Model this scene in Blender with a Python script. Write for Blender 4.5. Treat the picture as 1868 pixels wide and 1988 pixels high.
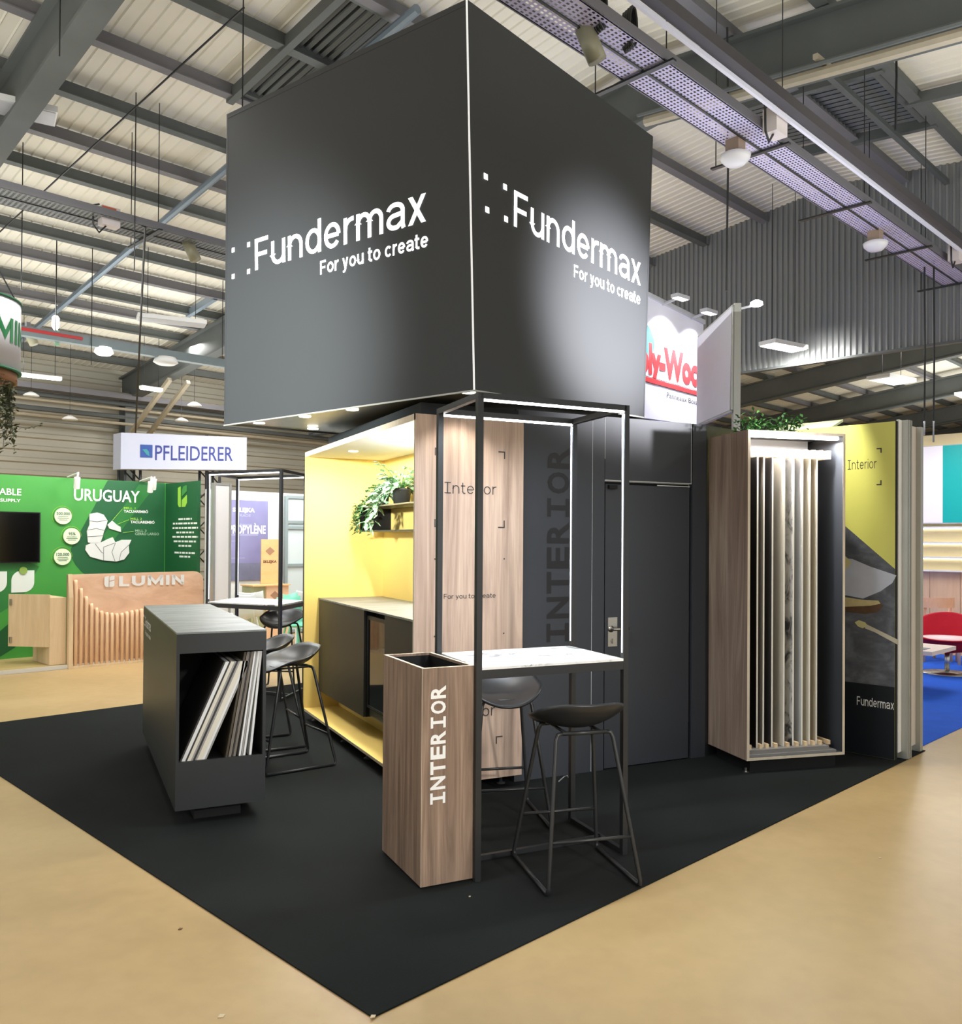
import bpy, math, random
from mathutils import Matrix, Vector

random.seed(7)
SC = bpy.context.scene
COL = SC.collection
for _o in list(bpy.data.objects):
    bpy.data.objects.remove(_o)

# ------------------------------------------------------------------ camera
TILT, ROLL, YAW = 0.0090, 0.0065, 1.1184
CAM = Vector((-1.81, -3.756, 1.65))
cp, sp, cr, sr = math.cos(TILT), math.sin(TILT), math.cos(ROLL), math.sin(ROLL)
right = Vector((math.sin(YAW), -math.cos(YAW), 0)); fwd = Vector((math.cos(YAW), math.sin(YAW), 0)); up = Vector((0, 0, 1))
ax = right * cr + up * (sr * cp) - fwd * (sr * sp)
ay = right * sr - up * (cr * cp) + fwd * (cr * sp)
az = up * sp + fwd * cp
cd = bpy.data.cameras.new('camera')
cam = bpy.data.objects.new('camera', cd); COL.objects.link(cam)
cam.matrix_world = Matrix(((ax.x, -ay.x, -az.x, CAM.x), (ax.y, -ay.y, -az.y, CAM.y), (ax.z, -ay.z, -az.z, CAM.z), (0, 0, 0, 1)))
cd.sensor_fit = 'HORIZONTAL'; cd.sensor_width = 36.0; cd.lens = 36.0 * 1668.26 / 1868.0
cd.shift_y = 41.5 / 1868.0; cd.clip_start = 0.05; cd.clip_end = 200
SC.camera = cam

# ------------------------------------------------------------------ world, exposure
SC.view_settings.view_transform = 'Standard'; SC.view_settings.look = 'None'
SC.view_settings.gamma = 1.0; SC.view_settings.use_curve_mapping = False
SC.view_settings.exposure = 0.30
w = bpy.data.worlds.new('hall_air'); SC.world = w; w.use_nodes = True
bg = w.node_tree.nodes['Background']; bg.inputs[0].default_value = (0.95, 1.0, 1.0, 1); bg.inputs[1].default_value = 0.70
SC.cycles.max_bounces = 7; SC.cycles.diffuse_bounces = 4; SC.cycles.glossy_bounces = 3; SC.cycles.transparent_max_bounces = 8
SC.cycles.sample_clamp_indirect = 6.0

# hall axes: rotated against the stand; X' to the right and away, Y' to the left and away, origin under the viewer
HANG = math.radians(18.82)
HALL = Matrix.Translation((CAM.x, CAM.y, 0)) @ Matrix.Rotation(HANG, 4, 'Z')
ID = Matrix.Identity(4)

def area(name, loc, sx, sy, power, color=(1, 1, 1), frame=ID, rot=None, spread=None):
    ld = bpy.data.lights.new(name, 'AREA'); ld.shape = 'RECTANGLE'; ld.size = sx; ld.size_y = sy
    ld.energy = power; ld.color = color
    if spread: ld.spread = spread
    o = bpy.data.objects.new(name, ld); COL.objects.link(o)
    m = frame @ Matrix.Translation(loc)
    if rot: m = m @ rot
    o.matrix_world = m
    return o

def spot(name, loc, target, power, angle=70, color=(1, 1, 1), frame=ID, blend=.6, size=.03):
    ld = bpy.data.lights.new(name, 'SPOT'); ld.energy = power; ld.spot_size = math.radians(angle); ld.spot_blend = blend
    ld.color = color; ld.shadow_soft_size = size
    o = bpy.data.objects.new(name, ld); COL.objects.link(o)
    a = frame @ Vector(loc); b = frame @ Vector(target)
    o.location = a; o.rotation_euler = (b - a).to_track_quat('-Z', 'Y').to_euler()
    return o

# the luminaires of the hall that hang above and behind the viewer (1.5 m trunking lamps)
for hx, hy, pw in ((-5, 4, 150), (0, -6, 230), (-4, 12, 110), (9, -4, 150), (3.0, 16.5, 150), (3.2, 8.4, 90), (7.0, 11.6, 100), (11, 11.5, 110), (20, 6, 200), (30, 8, 260), (9.5, 18.2, 110), (18, 14, 160)):
    area('hall_lamp_light', (hx, hy, 6.0), 1.5, .5, pw, (1, .985, .95), HALL)
for hx, pw in ((0, 40), (5.0, 36), (11, 45)):
    area('eave_fill_light', (hx, 19.3, 5.4), 1.5, .4, pw, (1, .985, .95), HALL, Matrix.Rotation(math.radians(48), 4, 'X'))  # fill added to brighten the eave wall, not a luminaire
# unseen upward fill lights, added to brighten the roof sheets
for hx, hy, pw in ((-3, 3, 90), (2.5, 0, 90), (0.5, 8.5, 95), (8.2, 1.0, 95), (3.0, 14.5, 100), (9, 10.5, 95), (12.2, .5, 85), (8.5, 6.0, 45), (20, 6, 170), (30, 8, 220), (7.5, 17.5, 110), (18, 14, 120)):
    area('roof_fill_light', (hx, hy, 4.2), 4.0, 4.0, pw, (.97, 1, .98), HALL, Matrix.Rotation(math.pi, 4, 'X'))

# ------------------------------------------------------------------ materials
MATS = {}
def lin(c):
    return tuple(((v / 255) / 12.92 if v / 255 <= .04045 else ((v / 255 + .055) / 1.055) ** 2.4) for v in c) + (1,)

def mat(name, rgb, rough=.5, metal=0., spec=.5, emit=0., vary=.0, vscale=(6, 6, 6), emit_rgb=None, bump=0., bscale=200.):
    if name in MATS: return MATS[name]
    m = bpy.data.materials.new(name); m.use_nodes = True; MATS[name] = m
    nt = m.node_tree; b = nt.nodes['Principled BSDF']
    b.inputs['Base Color'].default_value = lin(rgb); b.inputs['Roughness'].default_value = rough
    b.inputs['Metallic'].default_value = metal; b.inputs['Specular IOR Level'].default_value = spec
    if emit:
        b.inputs['Emission Color'].default_value = lin(emit_rgb or rgb); b.inputs['Emission Strength'].default_value = emit
    if vary or bump:
        tc = nt.nodes.new('ShaderNodeTexCoord')
    if vary:
        mp = nt.nodes.new('ShaderNodeMapping'); mp.inputs['Scale'].default_value = vscale
        nz = nt.nodes.new('ShaderNodeTexNoise'); nz.inputs['Scale'].default_value = 1; nz.inputs['Detail'].default_value = 6
        hs = nt.nodes.new('ShaderNodeHueSaturation'); hs.inputs['Color'].default_value = lin(rgb)
        mr = nt.nodes.new('ShaderNodeMapRange'); mr.inputs[1].default_value = .3; mr.inputs[2].default_value = .7
        mr.inputs[3].default_value = 1 - vary; mr.inputs[4].default_value = 1 + vary
        L = nt.links.new
        L(tc.outputs['Object'], mp.inputs[0]); L(mp.outputs[0], nz.inputs['Vector']); L(nz.outputs[0], mr.inputs[0])
        L(mr.outputs[0], hs.inputs['Value']); L(hs.outputs[0], b.inputs['Base Color'])
    if bump:
        n2 = nt.nodes.new('ShaderNodeTexNoise'); n2.inputs['Scale'].default_value = bscale; n2.inputs['Detail'].default_value = 2
        bp = nt.nodes.new('ShaderNodeBump'); bp.inputs['Strength'].default_value = bump; bp.inputs['Distance'].default_value = .004
        nt.links.new(tc.outputs['Object'], n2.inputs['Vector']); nt.links.new(n2.outputs[0], bp.inputs['Height']); nt.links.new(bp.outputs[0], b.inputs['Normal'])
    return m

def ramp_mat(name, stops, scale, rough=.5, detail=8, distort=0., spec=.4, fine=None, w=(0, 0, 0)):
    """colours along a noise stretched by scale: wood, stone, carpet"""
    if name in MATS: return MATS[name]
    m = bpy.data.materials.new(name); m.use_nodes = True; MATS[name] = m
    nt = m.node_tree; b = nt.nodes['Principled BSDF']; L = nt.links.new
    tc = nt.nodes.new('ShaderNodeTexCoord'); mp = nt.nodes.new('ShaderNodeMapping'); mp.inputs['Scale'].default_value = scale
    mp.inputs['Location'].default_value = w
    nz = nt.nodes.new('ShaderNodeTexNoise'); nz.inputs['Scale'].default_value = 1; nz.inputs['Detail'].default_value = detail
    nz.inputs['Distortion'].default_value = distort; nz.inputs['Roughness'].default_value = .62
    cr_ = nt.nodes.new('ShaderNodeValToRGB'); e = cr_.color_ramp.elements
    e[0].position, e[0].color = stops[0][0], lin(stops[0][1]); e[1].position, e[1].color = stops[-1][0], lin(stops[-1][1])
    for p, c in stops[1:-1]:
        k = e.new(p); k.color = lin(c)
    L(tc.outputs['Object'], mp.inputs[0]); L(mp.outputs[0], nz.inputs['Vector']); L(nz.outputs[0], cr_.inputs[0])
    out = cr_.outputs[0]
    if fine:
        m2 = nt.nodes.new('ShaderNodeMapping'); m2.inputs['Scale'].default_value = fine[0]
        n2 = nt.nodes.new('ShaderNodeTexNoise'); n2.inputs['Scale'].default_value = 1; n2.inputs['Detail'].default_value = 4
        mr = nt.nodes.new('ShaderNodeMapRange'); mr.inputs[1].default_value = .35; mr.inputs[2].default_value = .65
        mr.inputs[3].default_value = 1 - fine[1]; mr.inputs[4].default_value = 1 + fine[1]
        hs = nt.nodes.new('ShaderNodeHueSaturation')
        L(tc.outputs['Object'], m2.inputs[0]); L(m2.outputs[0], n2.inputs['Vector']); L(n2.outputs[0], mr.inputs[0]); L(mr.outputs[0], hs.inputs['Value'])
        L(out, hs.inputs['Color']); out = hs.outputs[0]
    L(out, b.inputs['Base Color']); b.inputs['Roughness'].default_value = rough; b.inputs['Specular IOR Level'].default_value = spec
    return m

WALNUT = ramp_mat('walnut_veneer', [(.28, (108, 90, 78)), (.45, (138, 117, 103)), (.58, (158, 137, 121)), (.75, (178, 157, 140))], (9, 9, .55), .5, 7, 1.2, .35, ((90, 90, 2.5), .10))
WALNUT2 = ramp_mat('walnut_veneer_pink', [(.28, (140, 116, 102)), (.45, (170, 146, 130)), (.6, (190, 165, 147)), (.78, (204, 181, 162))], (8, 8, .5), .5, 7, 1.2, .35, ((90, 90, 2.5), .08))
PALEWOOD = ramp_mat('pale_edge_wood', [(.3, (196, 182, 160)), (.7, (214, 202, 182))], (20, 20, 3), .6)
PINE = ramp_mat('pine_plywood', [(.3, (208, 166, 136)), (.5, (224, 184, 154)), (.72, (236, 202, 174))], (1.5, 8, 5), .55, 6, 1.0, .3)
PINE2 = ramp_mat('light_plywood', [(.3, (205, 178, 140)), (.7, (224, 200, 164))], (12, 12, 1.2), .55, 6, .6, .3)
BLACK = mat('black_laminate', (44, 46, 47), .42, 0, .45, vary=.05, vscale=(2, 2, 2))
BLACKW = mat('dark_grey_wall', (54, 57, 63), .52, 0, .45, vary=.04, vscale=(2, 2, 2))
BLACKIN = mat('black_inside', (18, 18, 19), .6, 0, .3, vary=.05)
BMETAL = mat('black_powder_coat', (38, 39, 41), .38, .0, .5, vary=.04)
STOOLM = mat('black_stool_plastic', (40, 41, 43), .36, 0, .5, vary=.03)
WHITE = mat('white_paint', (232, 232, 230), .5, vary=.02)
SIGNW = mat('white_lit_letters', (255, 255, 255), .5, emit=1.35)
LED = mat('led_strip', (255, 253, 250), .5, emit=9.0)
POSTGLOW = mat('post_reflection_glow', (240, 245, 255), .5, emit=1.1)  # weak glow imitating the LED rail mirrored in the posts
LAMPON = mat('lamp_diffuser_lit', (255, 252, 242), .5, emit=5.0)
DOWN = mat('downlight_glow', (255, 250, 235), .5, emit=6.0)
YELLOW = mat('yellow_laminate', (232, 203, 118), .42, 0, .4, vary=.02, vscale=(1.5, 1.5, 1.5))
MARBLE = ramp_mat('white_marble', [(.36, (120, 122, 124)), (.43, (214, 214, 212)), (.5, (236, 236, 234)), (.8, (240, 240, 238))], (5, 5, 5), .3, 9, 1.6, .5)
SLATE = ramp_mat('slate_top', [(.3, (88, 92, 91)), (.5, (118, 123, 121)), (.72, (148, 152, 149))], (2.2, 9, 3), .38, 9, .8, .5)
STEEL = mat('brushed_steel', (190, 188, 182), .3, 1.0, vary=.03)
ALU = mat('aluminium_profile', (176, 176, 170), .42, .55, vary=.04)
GSTEEL = mat('grey_roof_steel', (116, 115, 119), .6, .1, .4, vary=.10, vscale=(.7, .7, .7))
DSTEEL = mat('dark_rafter_steel', (94, 98, 97), .6, .1, .4, vary=.12, vscale=(1.2, 1.2, 1.2))
LGREY = mat('light_grey_plastic', (196, 196, 200), .5, vary=.03)
DARKTXT = mat('dark_print', (50, 46, 46), .6)
BLACKTXT = mat('black_print', (22, 22, 26), .5)
LEAFV = ramp_mat('variegated_leaf', [(.4, (70, 122, 78)), (.5, (120, 165, 118)), (.58, (222, 232, 208))], (38, 38, 38), .45, 3)
LEAFD = ramp_mat('dark_leaf', [(.35, (34, 66, 40)), (.6, (74, 112, 62))], (20, 20, 20), .45, 3)
LEAFG = ramp_mat('green_leaf', [(.35, (50, 100, 46)), (.6, (96, 152, 78))], (20, 20, 20), .45, 3)
VINE = ramp_mat('olive_vine', [(.35, (40, 48, 30)), (.65, (98, 104, 72))], (20, 20, 20), .6, 3)
SOIL = mat('potting_soil', (50, 40, 32), .9, vary=.2, vscale=(40, 40, 40))

# ------------------------------------------------------------------ geometry helpers
WM = {}
def rotz(a): return Matrix.Rotation(a, 4, 'Z')
def ang_of(M): return math.atan2(M[1][0], M[0][0])

class MB:
    def __init__(s, frame=ID): s.v = []; s.f = []; s.frame = frame
    def poly(s, pts):
        n = len(s.v); s.v += [Vector(p) for p in pts]; s.f.append(list(range(n, n + len(pts))))
    def box(s, x0, x1, y0, y1, z0, z1):
        n = len(s.v)
        s.v += [Vector(p) for p in ((x0, y0, z0), (x1, y0, z0), (x1, y1, z0), (x0, y1, z0), (x0, y0, z1), (x1, y0, z1), (x1, y1, z1), (x0, y1, z1))]
        for q in ((0, 3, 2, 1), (4, 5, 6, 7), (0, 1, 5, 4), (1, 2, 6, 5), (2, 3, 7, 6), (3, 0, 4, 7)): s.f.append([n + i for i in q])
        return s
    def hexa(s, b, t):
        n = len(s.v); s.v += [Vector(p) for p in list(b) + list(t)]; k = len(b)
        s.f.append([n + i for i in reversed(range(k))]); s.f.append([n + k + i for i in range(k)])
        for i in range(k): s.f.append([n + i, n + (i + 1) % k, n + k + (i + 1) % k, n + k + i])
        return s
    def prism(s, pts, d):
        d = Vector(d); return s.hexa(pts, [Vector(p) + d for p in pts])
    def bar(s, a, b, wx, wz, upv=(0, 0, 1)):
        a, b = Vector(a), Vector(b); t = (b - a).normalized(); u = Vector(upv)
        sd = t.cross(u)
        if sd.length < 1e-4: sd = t.cross(Vector((1, 0, 0)))
        sd.normalize(); u = sd.cross(t).normalized()
        c = [(-wx / 2, -wz / 2), (wx / 2, -wz / 2), (wx / 2, wz / 2), (-wx / 2, wz / 2)]
        return s.hexa([a + sd * i + u * j for i, j in c], [b + sd * i + u * j for i, j in c])
    def tube(s, pts, r, n=8, closed=False):
        pts = [Vector(p) for p in pts]; rings = []
        up_ = Vector((0, 0, 1)); prev = None
        for i, p in enumerate(pts):
            a = pts[i - 1] if i or closed else pts[i]; b = pts[(i + 1) % len(pts)] if i < len(pts) - 1 or closed else pts[i]
            t = (b - a).normalized()
            if prev is None:
                u = t.cross(up_) if abs(t.z) < .95 else t.cross(Vector((1, 0, 0)))
            else:
                u = prev - t * prev.dot(t)
            u.normalize(); prev = u; v = t.cross(u)
            k = len(s.v)
            s.v += [p + (u * math.cos(6.28318 * j / n) + v * math.sin(6.28318 * j / n)) * r for j in range(n)]
            rings.append(k)
        m = len(rings)
        for i in range(m if closed else m - 1):
            a, b = rings[i], rings[(i + 1) % m]
            for j in range(n): s.f.append([a + j, a + (j + 1) % n, b + (j + 1) % n, b + j])
        if not closed:
            s.f.append([rings[0] + j for j in reversed(range(n))]); s.f.append([rings[-1] + j for j in range(n)])
        return s
    def lathe(s, prof, c=(0, 0, 0), n=24):
        c = Vector(c); rings = []
        for r, z in prof:
            k = len(s.v); s.v += [c + Vector((r * math.cos(6.28318 * j / n), r * math.sin(6.28318 * j / n), z)) for j in range(n)]; rings.append(k)
        for a, b in zip(rings, rings[1:]):
            for j in range(n): s.f.append([a + j, a + (j + 1) % n, b + (j + 1) % n, b + j])
        s.f.append([rings[0] + j for j in reversed(range(n))]); s.f.append([rings[-1] + j for j in range(n)])
        return s
    def disc(s, c, r, nrm, th=.004, n=20):
        nrm = Vector(nrm).normalized(); u = nrm.cross(Vector((0, 0, 1)))
        if u.length < .01: u = Vector((1, 0, 0))
        u.normalize(); v = nrm.cross(u); c = Vector(c)
        pts = [c + (u * math.cos(6.28318 * j / n) + v * math.sin(6.28318 * j / n)) * r for j in range(n)]
        return s.prism(pts, nrm * th)
    def leaf(s, p, d, ln, wd, droop=.3):
        p = Vector(p); d = Vector(d).normalized(); sd = d.cross(Vector((random.uniform(-.3, .3), random.uniform(-.3, .3), 1)))
        if sd.length < .05: sd = Vector((1, 0, 0))
        sd.normalize(); dn = Vector((0, 0, -1)) * droop * ln
        a = p; b = p + d * ln * .45 + sd * wd * .5 + dn * .2; c = p + d * ln * .45 - sd * wd * .5 + dn * .2; m = p + d * ln * .5 + dn * .05 ; e = p + d * ln + dn
        n = len(s.v); s.v += [a, b, m, c, e]; s.f += [[n, n + 1, n + 2], [n, n + 2, n + 3], [n + 1, n + 4, n + 2], [n + 2, n + 4, n + 3]]
        return s
    def build(s, name, m, parent=None, smooth=False, bevel=0.):
        pts = [s.frame @ p for p in s.v]
        if parent is not None:
            W = WM[parent.name]; inv = W.inverted(); loc = None
        else:
            xs = [p.x for p in pts]; ys = [p.y for p in pts]; zs = [p.z for p in pts]
            W = Matrix.Translation(((min(xs) + max(xs)) / 2, (min(ys) + max(ys)) / 2, min(zs))) @ rotz(ang_of(s.frame)); inv = W.inverted()
        me = bpy.data.meshes.new(name); me.from_pydata([inv @ p for p in pts], [], s.f); me.update()
        import bmesh
        bm = bmesh.new(); bm.from_mesh(me)
        if not getattr(s, 'open', False): bmesh.ops.recalc_face_normals(bm, faces=bm.faces)
        if bevel:
            bmesh.ops.bevel(bm, geom=list(bm.edges), offset=bevel, segments=2, affect='EDGES', profile=.5)
        bm.to_mesh(me); bm.free()
        if smooth:
            for p in me.polygons: p.use_smooth = True
        me.materials.append(m)
        o = bpy.data.objects.new(name, me); COL.objects.link(o)
        if parent is not None: o.parent = parent; WM[o.name] = W.copy()
        else: o.matrix_world = W; WM[o.name] = W
        return o

def thing(name, base, label, cat, group=None, rz=0., frame=ID):
    o = bpy.data.objects.new(name, None); COL.objects.link(o); o.empty_display_size = .1
    W = frame @ Matrix.Translation(base) @ rotz(rz)
    o.matrix_world = W; WM[o.name] = W
    return tag(o, label, cat, group)

def tag(o, label, cat, group=None):
    o['label'] = label; o['category'] = cat
    if group: o['group'] = group
    return o

def struct(o): o['kind'] = 'structure'; return o
def local(root): return MB(WM[root.name])

def copy_tree(root, W, label, group=None):
    c = root.copy(); COL.objects.link(c); c.matrix_world = W; WM[c.name] = W; c['label'] = label
    if group: c['group'] = group
    for ch in [o for o in COL.objects if o.parent == root]:
        d = ch.copy(); COL.objects.link(d); d.parent = c; WM[d.name] = W
        for g in [o for o in COL.objects if o.parent == ch]:
            e = g.copy(); COL.objects.link(e); e.parent = d; WM[e.name] = W
    return c

# ------------------------------------------------------------------ lettering
def glyph_mesh(body, bold=0.):
    cu = bpy.data.curves.new('t', 'FONT'); cu.body = body; cu.size = 1; cu.offset = bold; cu.resolution_u = 3
    o = bpy.data.objects.new('t', cu); me = o.to_mesh()
    vs = [v.co.copy() for v in me.vertices]; fs = [list(p.vertices) for p in me.polygons]
    o.to_mesh_clear(); bpy.data.objects.remove(o); bpy.data.curves.remove(cu)
    return vs, fs
_hv, _ = glyph_mesh('H'); CAPH = max(v.y for v in _hv)

def text(body, name, m, parent, o, r, u, cap, width=None, frame=ID, bold=0., align='L', lift=.002, bend=None):
    """letters laid on a plane: o = start of the baseline, r = reading direction, u = up"""
    vs, fs = glyph_mesh(body, bold)
    x0 = min(v.x for v in vs); x1 = max(v.x for v in vs); sy = cap / CAPH; sx = (width / (x1 - x0)) if width else sy
    tot = (x1 - x0) * sx; off = {'L': 0, 'R': -tot, 'C': -tot / 2}[align]
    r = Vector(r).normalized(); u = Vector(u).normalized(); n = r.cross(u); o = Vector(o)
    b = MB(frame); b.open = True
    for v in vs:
        if bend: b.v.append(bend(((v.x - x0) * sx + off), v.y * sy))
        else: b.v.append(o + r * ((v.x - x0) * sx + off) + u * (v.y * sy) + n * lift)
    b.f = fs
    return b.build(name, m, parent)

SLAB_I = [(0, 0), (1, 0), (1, .17), (.64, .17), (.64, .83), (1, .83), (1, 1), (0, 1), (0, .83), (.36, .83), (.36, .17), (0, .17)]
def mono(body, name, m, parent, o, r, u, cap, total, frame=ID, bold=.03, lift=.002, fill=.86):
    """fixed-pitch lettering whose capital I carries slab serifs"""
    r = Vector(r).normalized(); u = Vector(u).normalized(); n = r.cross(u); o = Vector(o); adv = total / len(body)
    b = MB(frame); b.open = True
    for i, ch in enumerate(body):
        if ch == 'I':
            wv = adv * fill * .86; x = i * adv + (adv - wv) / 2; k = len(b.v)
            P = [o + r * (x + a * wv) + u * (c * cap) + n * lift for a, c in SLAB_I]; b.v += P
            b.f += [[k, k + 1, k + 2, k + 3, k + 10, k + 11], [k + 10, k + 3, k + 4, k + 9], [k + 9, k + 4, k + 5, k + 6, k + 7, k + 8]]
        else:
            vs, fs = glyph_mesh(ch, bold); x0 = min(v.x for v in vs); x1 = max(v.x for v in vs); y0 = min(v.y for v in vs); y1 = max(v.y for v in vs)
            wv = adv * fill; x = i * adv + (adv - wv) / 2; k = len(b.v)
            b.v += [o + r * (x + (v.x - x0) / (x1 - x0) * wv) + u * ((v.y - y0) / (y1 - y0) * cap) + n * lift for v in vs]
            b.f += [[k + j for j in f] for f in fs]
    return b.build(name, m, parent)

def bracket(b, o, r, u, sx, sy, arm=.05, th=.008, lift=.002):
    """corner mark with its corner at o; arms go along sx*r and sy*u"""
    r = Vector(r); u = Vector(u); n = r.cross(u) * lift; o = Vector(o) + n
    b.poly([o, o + r * sx * arm, o + r * sx * arm + u * sy * th, o + u * sy * th])
    b.poly([o + u * sy * th, o + u * sy * th + r * sx * th, o + u * sy * arm + r * sx * th, o + u * sy * arm])
X, Y, Z = Vector((1, 0, 0)), Vector((0, 1, 0)), Vector((0, 0, 1))

# ------------------------------------------------------------------ a drawn grotesque alphabet (strokes of even width)
def _arc(cx, cy, rx, ry, a0, a1, n=14):
    return [(cx + rx * math.cos(math.radians(a0 + (a1 - a0) * i / n)), cy + ry * math.sin(math.radians(a0 + (a1 - a0) * i / n))) for i in range(n + 1)]
def grot(ch, t, xh):
    """strokes (centre lines) and advance width of one letter, cap height 1"""
    h = t / 2; W = .60; top = xh - h; r = (W - t) / 2
    if ch == 'F': return [[(h, 0), (h, 1)], [(0, 1 - h), (.58, 1 - h)], [(0, .49), (.53, .49)]], .60
    if ch == 'I': return [[(0, 1 - h), (.56, 1 - h)], [(0, h), (.56, h)], [(.28, 0), (.28, 1)]], .56
    if ch == 'i': return [[(h, 0), (h, xh)], [(h, 1.0), (h, 1 - t * 1.1)]], t
    if ch == 'L': return [[(h, 1), (h, h), (.56, h)]], .56
    if ch == '|': return [[(h, 0), (h, 1)]], t
    if ch == 'U': return [[(h, 1), (h, h + .26)] + _arc(.37, h + .26, .37 - h, .26, 180, 360) + [(.74 - h, 1)]], .74
    if ch == 'M': return [[(h, 0), (h, 1)], [(h * .9, .93), (.46, .26), (.92 - h * .9, .93)], [(.92 - h, 0), (.92 - h, 1)]], .92
    if ch == 'N': return [[(h, 0), (h, 1)], [(h * .9, .94), (.74 - h * .9, .06)], [(.74 - h, 0), (.74 - h, 1)]], .74
    if ch == 'n': return [[(h, 0), (h, xh)], [(h, top - .27)] + _arc(W / 2, top - .27, r, .27, 180, 0) + [(W - h, 0)]], W
    if ch == 'u': return [[(W - h, 0), (W - h, xh)], [(h, xh), (h, h + .27)] + _arc(W / 2, h + .27, r, .27, 180, 360)], W
    if ch == 'm':
        w2 = .47; r2 = (w2 - t * .5) / 2
        return [[(h, 0), (h, xh)], [(h, top - .24)] + _arc(h + r2, top - .24, r2, .24, 180, 0) + [(h + 2 * r2, 0)], [(h + 2 * r2, top - .24)] + _arc(h + 3 * r2, top - .24, r2, .24, 180, 0) + [(h + 4 * r2, 0)]], t + 4 * r2
    if ch == 'o': return [_arc(.32, xh / 2, .32 - h, xh / 2 - h, 0, 360, 32)], .64
    if ch == 'd': return [[(.62 - h, 0), (.62 - h, 1)], _arc(.31, xh / 2, .31 - h, xh / 2 - h, 0, 360, 32)], .62
    if ch == 'c': return [_arc(.31, xh / 2, .31 - h, xh / 2 - h, 42, 318, 26)], .58
    if ch == 'e': return [[(h, xh * .5), (.62 - h * 1.1, xh * .5)], _arc(.31, xh / 2, .31 - h, xh / 2 - h, 0, 322, 28)], .62
    if ch == 'r': return [[(h, 0), (h, xh)], [(h, top - .30)] + _arc(h + .26, top - .27, .26, .27, 180, 92, 10) + [(.37, top)]], .37
    if ch == 't': return [[(.14, .98), (.14, .20)] + _arc(.14 + .16, .20, .16, .20 - h, 180, 270, 8) + [(.38, h)], [(-.02, top), (.37, top)]], .37
    if ch == 'a':
        return [_arc(.27, top - .19, .22, .19, 165, 90, 8) + _arc(.30, top - .19, .25 - h * .2, .19, 90, 0, 8) + [(.55 - h * .2, .12), (.58 - h * .2, 0)],
                [(.55 - h * .2, xh * .56), (.30, xh * .53)] + _arc(.27, xh * .53 / 2 + h * .5, .27 - h, xh * .265 - h * .5, 90, 270, 12) + [(.36, h * 1.05), (.55 - h * .2, .20)]], .60
    if ch == 'x': return [[(h * 1.1, -.001), (.56 - h * 1.1, xh)], [(h * 1.1, xh), (.56 - h * 1.1, 0)]], .56
    if ch == 'y': return [[(h, xh), (.29, .02)], [(.56 - h, xh), (.27, -.10)] + [(.20, -.20), (.06, -.22)]], .56
    return [], .30
def grotesk(body, name, m, parent, o, r, u, cap, width=None, frame=ID, wt=.128, xh=.76, gap=.115, lift=.002, space=.30, align='L', bend=None):
    x = 0; P = []
    for ch in body:
        st_, wd = grot(ch, wt, xh)
        if ch == ' ': x += space; continue
        for s_ in st_:
            cut = ch in 'xy' and len(s_) <= 4
            P.append(([(px_ + x, py_) for px_, py_ in s_], cut))
        x += wd + (gap if ch not in 'r' else gap * .80)
    tot = x - gap; sx = (width / tot) if width else cap
    off = {'L': 0, 'R': -tot * sx}[align]
    r = Vector(r).normalized(); u = Vector(u).normalized(); n = r.cross(u); o = Vector(o) + n * lift
    b = MB(frame); b.open = True
    for pts, cut in P:
        k = len(b.v); N = len(pts); closed = N > 4 and abs(pts[0][0] - pts[-1][0]) < 1e-6 and abs(pts[0][1] - pts[-1][1]) < 1e-6
        if closed: pts = pts[:-1]; N -= 1
        for i, p in enumerate(pts):
            a = pts[i - 1] if i else (pts[-1] if closed else None); c = pts[i + 1] if i < N - 1 else (pts[0] if closed else None)
            d1 = (Vector(p) - Vector(a)).normalized() if a else None; d2 = (Vector(c) - Vector(p)).normalized() if c else None
            d1 = d1 or d2; d2 = d2 or d1; tn = (d1 + d2).normalized(); nn = Vector((-tn.y, tn.x)); k_ = 1 / max(.5, nn.dot(Vector((-d1.y, d1.x))))
            if cut and N == 2: off_ = Vector((wt / 2 / max(.4, abs(d1.y)) * 1.0, 0)) * (-1 if d1.y > 0 else 1)
            else: off_ = nn * (wt / 2 * k_)
            for sg in (1, -1):
                q = Vector(p) + off_ * sg; b.v.append(bend(q.x * sx, q.y * cap) if bend else o + r * (q.x * sx + off) + u * (q.y * cap))
        for i in range(N if closed else N - 1):
            j = (i + 1) % N; b.f.append([k + 2 * i, k + 2 * i + 1, k + 2 * j + 1, k + 2 * j])
    return b.build(name, m, parent)

# ================================================================== THE HALL
def roofz(y): return 6.0 + .11 * (22.2 - y) if y > 6.1 else 7.771 - .11 * (6.1 - y)
FLOORM = ramp_mat('beige_exhibition_floor', [(.25, (168, 142, 98)), (.5, (182, 155, 109)), (.75, (192, 166, 119))], (.6, .6, .6), .42, 5, .4, .45, ((9, 9, 9), .03))
b = MB(HALL); b.box(-9, 48, -9, 22.4, -.12, 0); struct(b.build('floor', FLOORM))
CEILM = mat('roof_sheets_cream', (222, 217, 203), .65, vary=.05, vscale=(.5, .5, .5))
b = MB(HALL); b.open = True
xs = []
x = -9.0
while x < 48: xs += [(x, 0), (x + .13, 0), (x + .145, -.016), (x + .16, 0)]; x += .16
ys = [-9.0, 6.1, 22.4]
for (xx, dz) in xs:
    for yy in ys: b.v.append(Vector((xx, yy, roofz(yy) + dz)))
for i in range(len(xs) - 1):
    for j in range(2): b.f.append([3 * i + j, 3 * i + j + 1, 3 * i + j + 4, 3 * i + j + 3])
struct(b.build('ceiling', CEILM))
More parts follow.
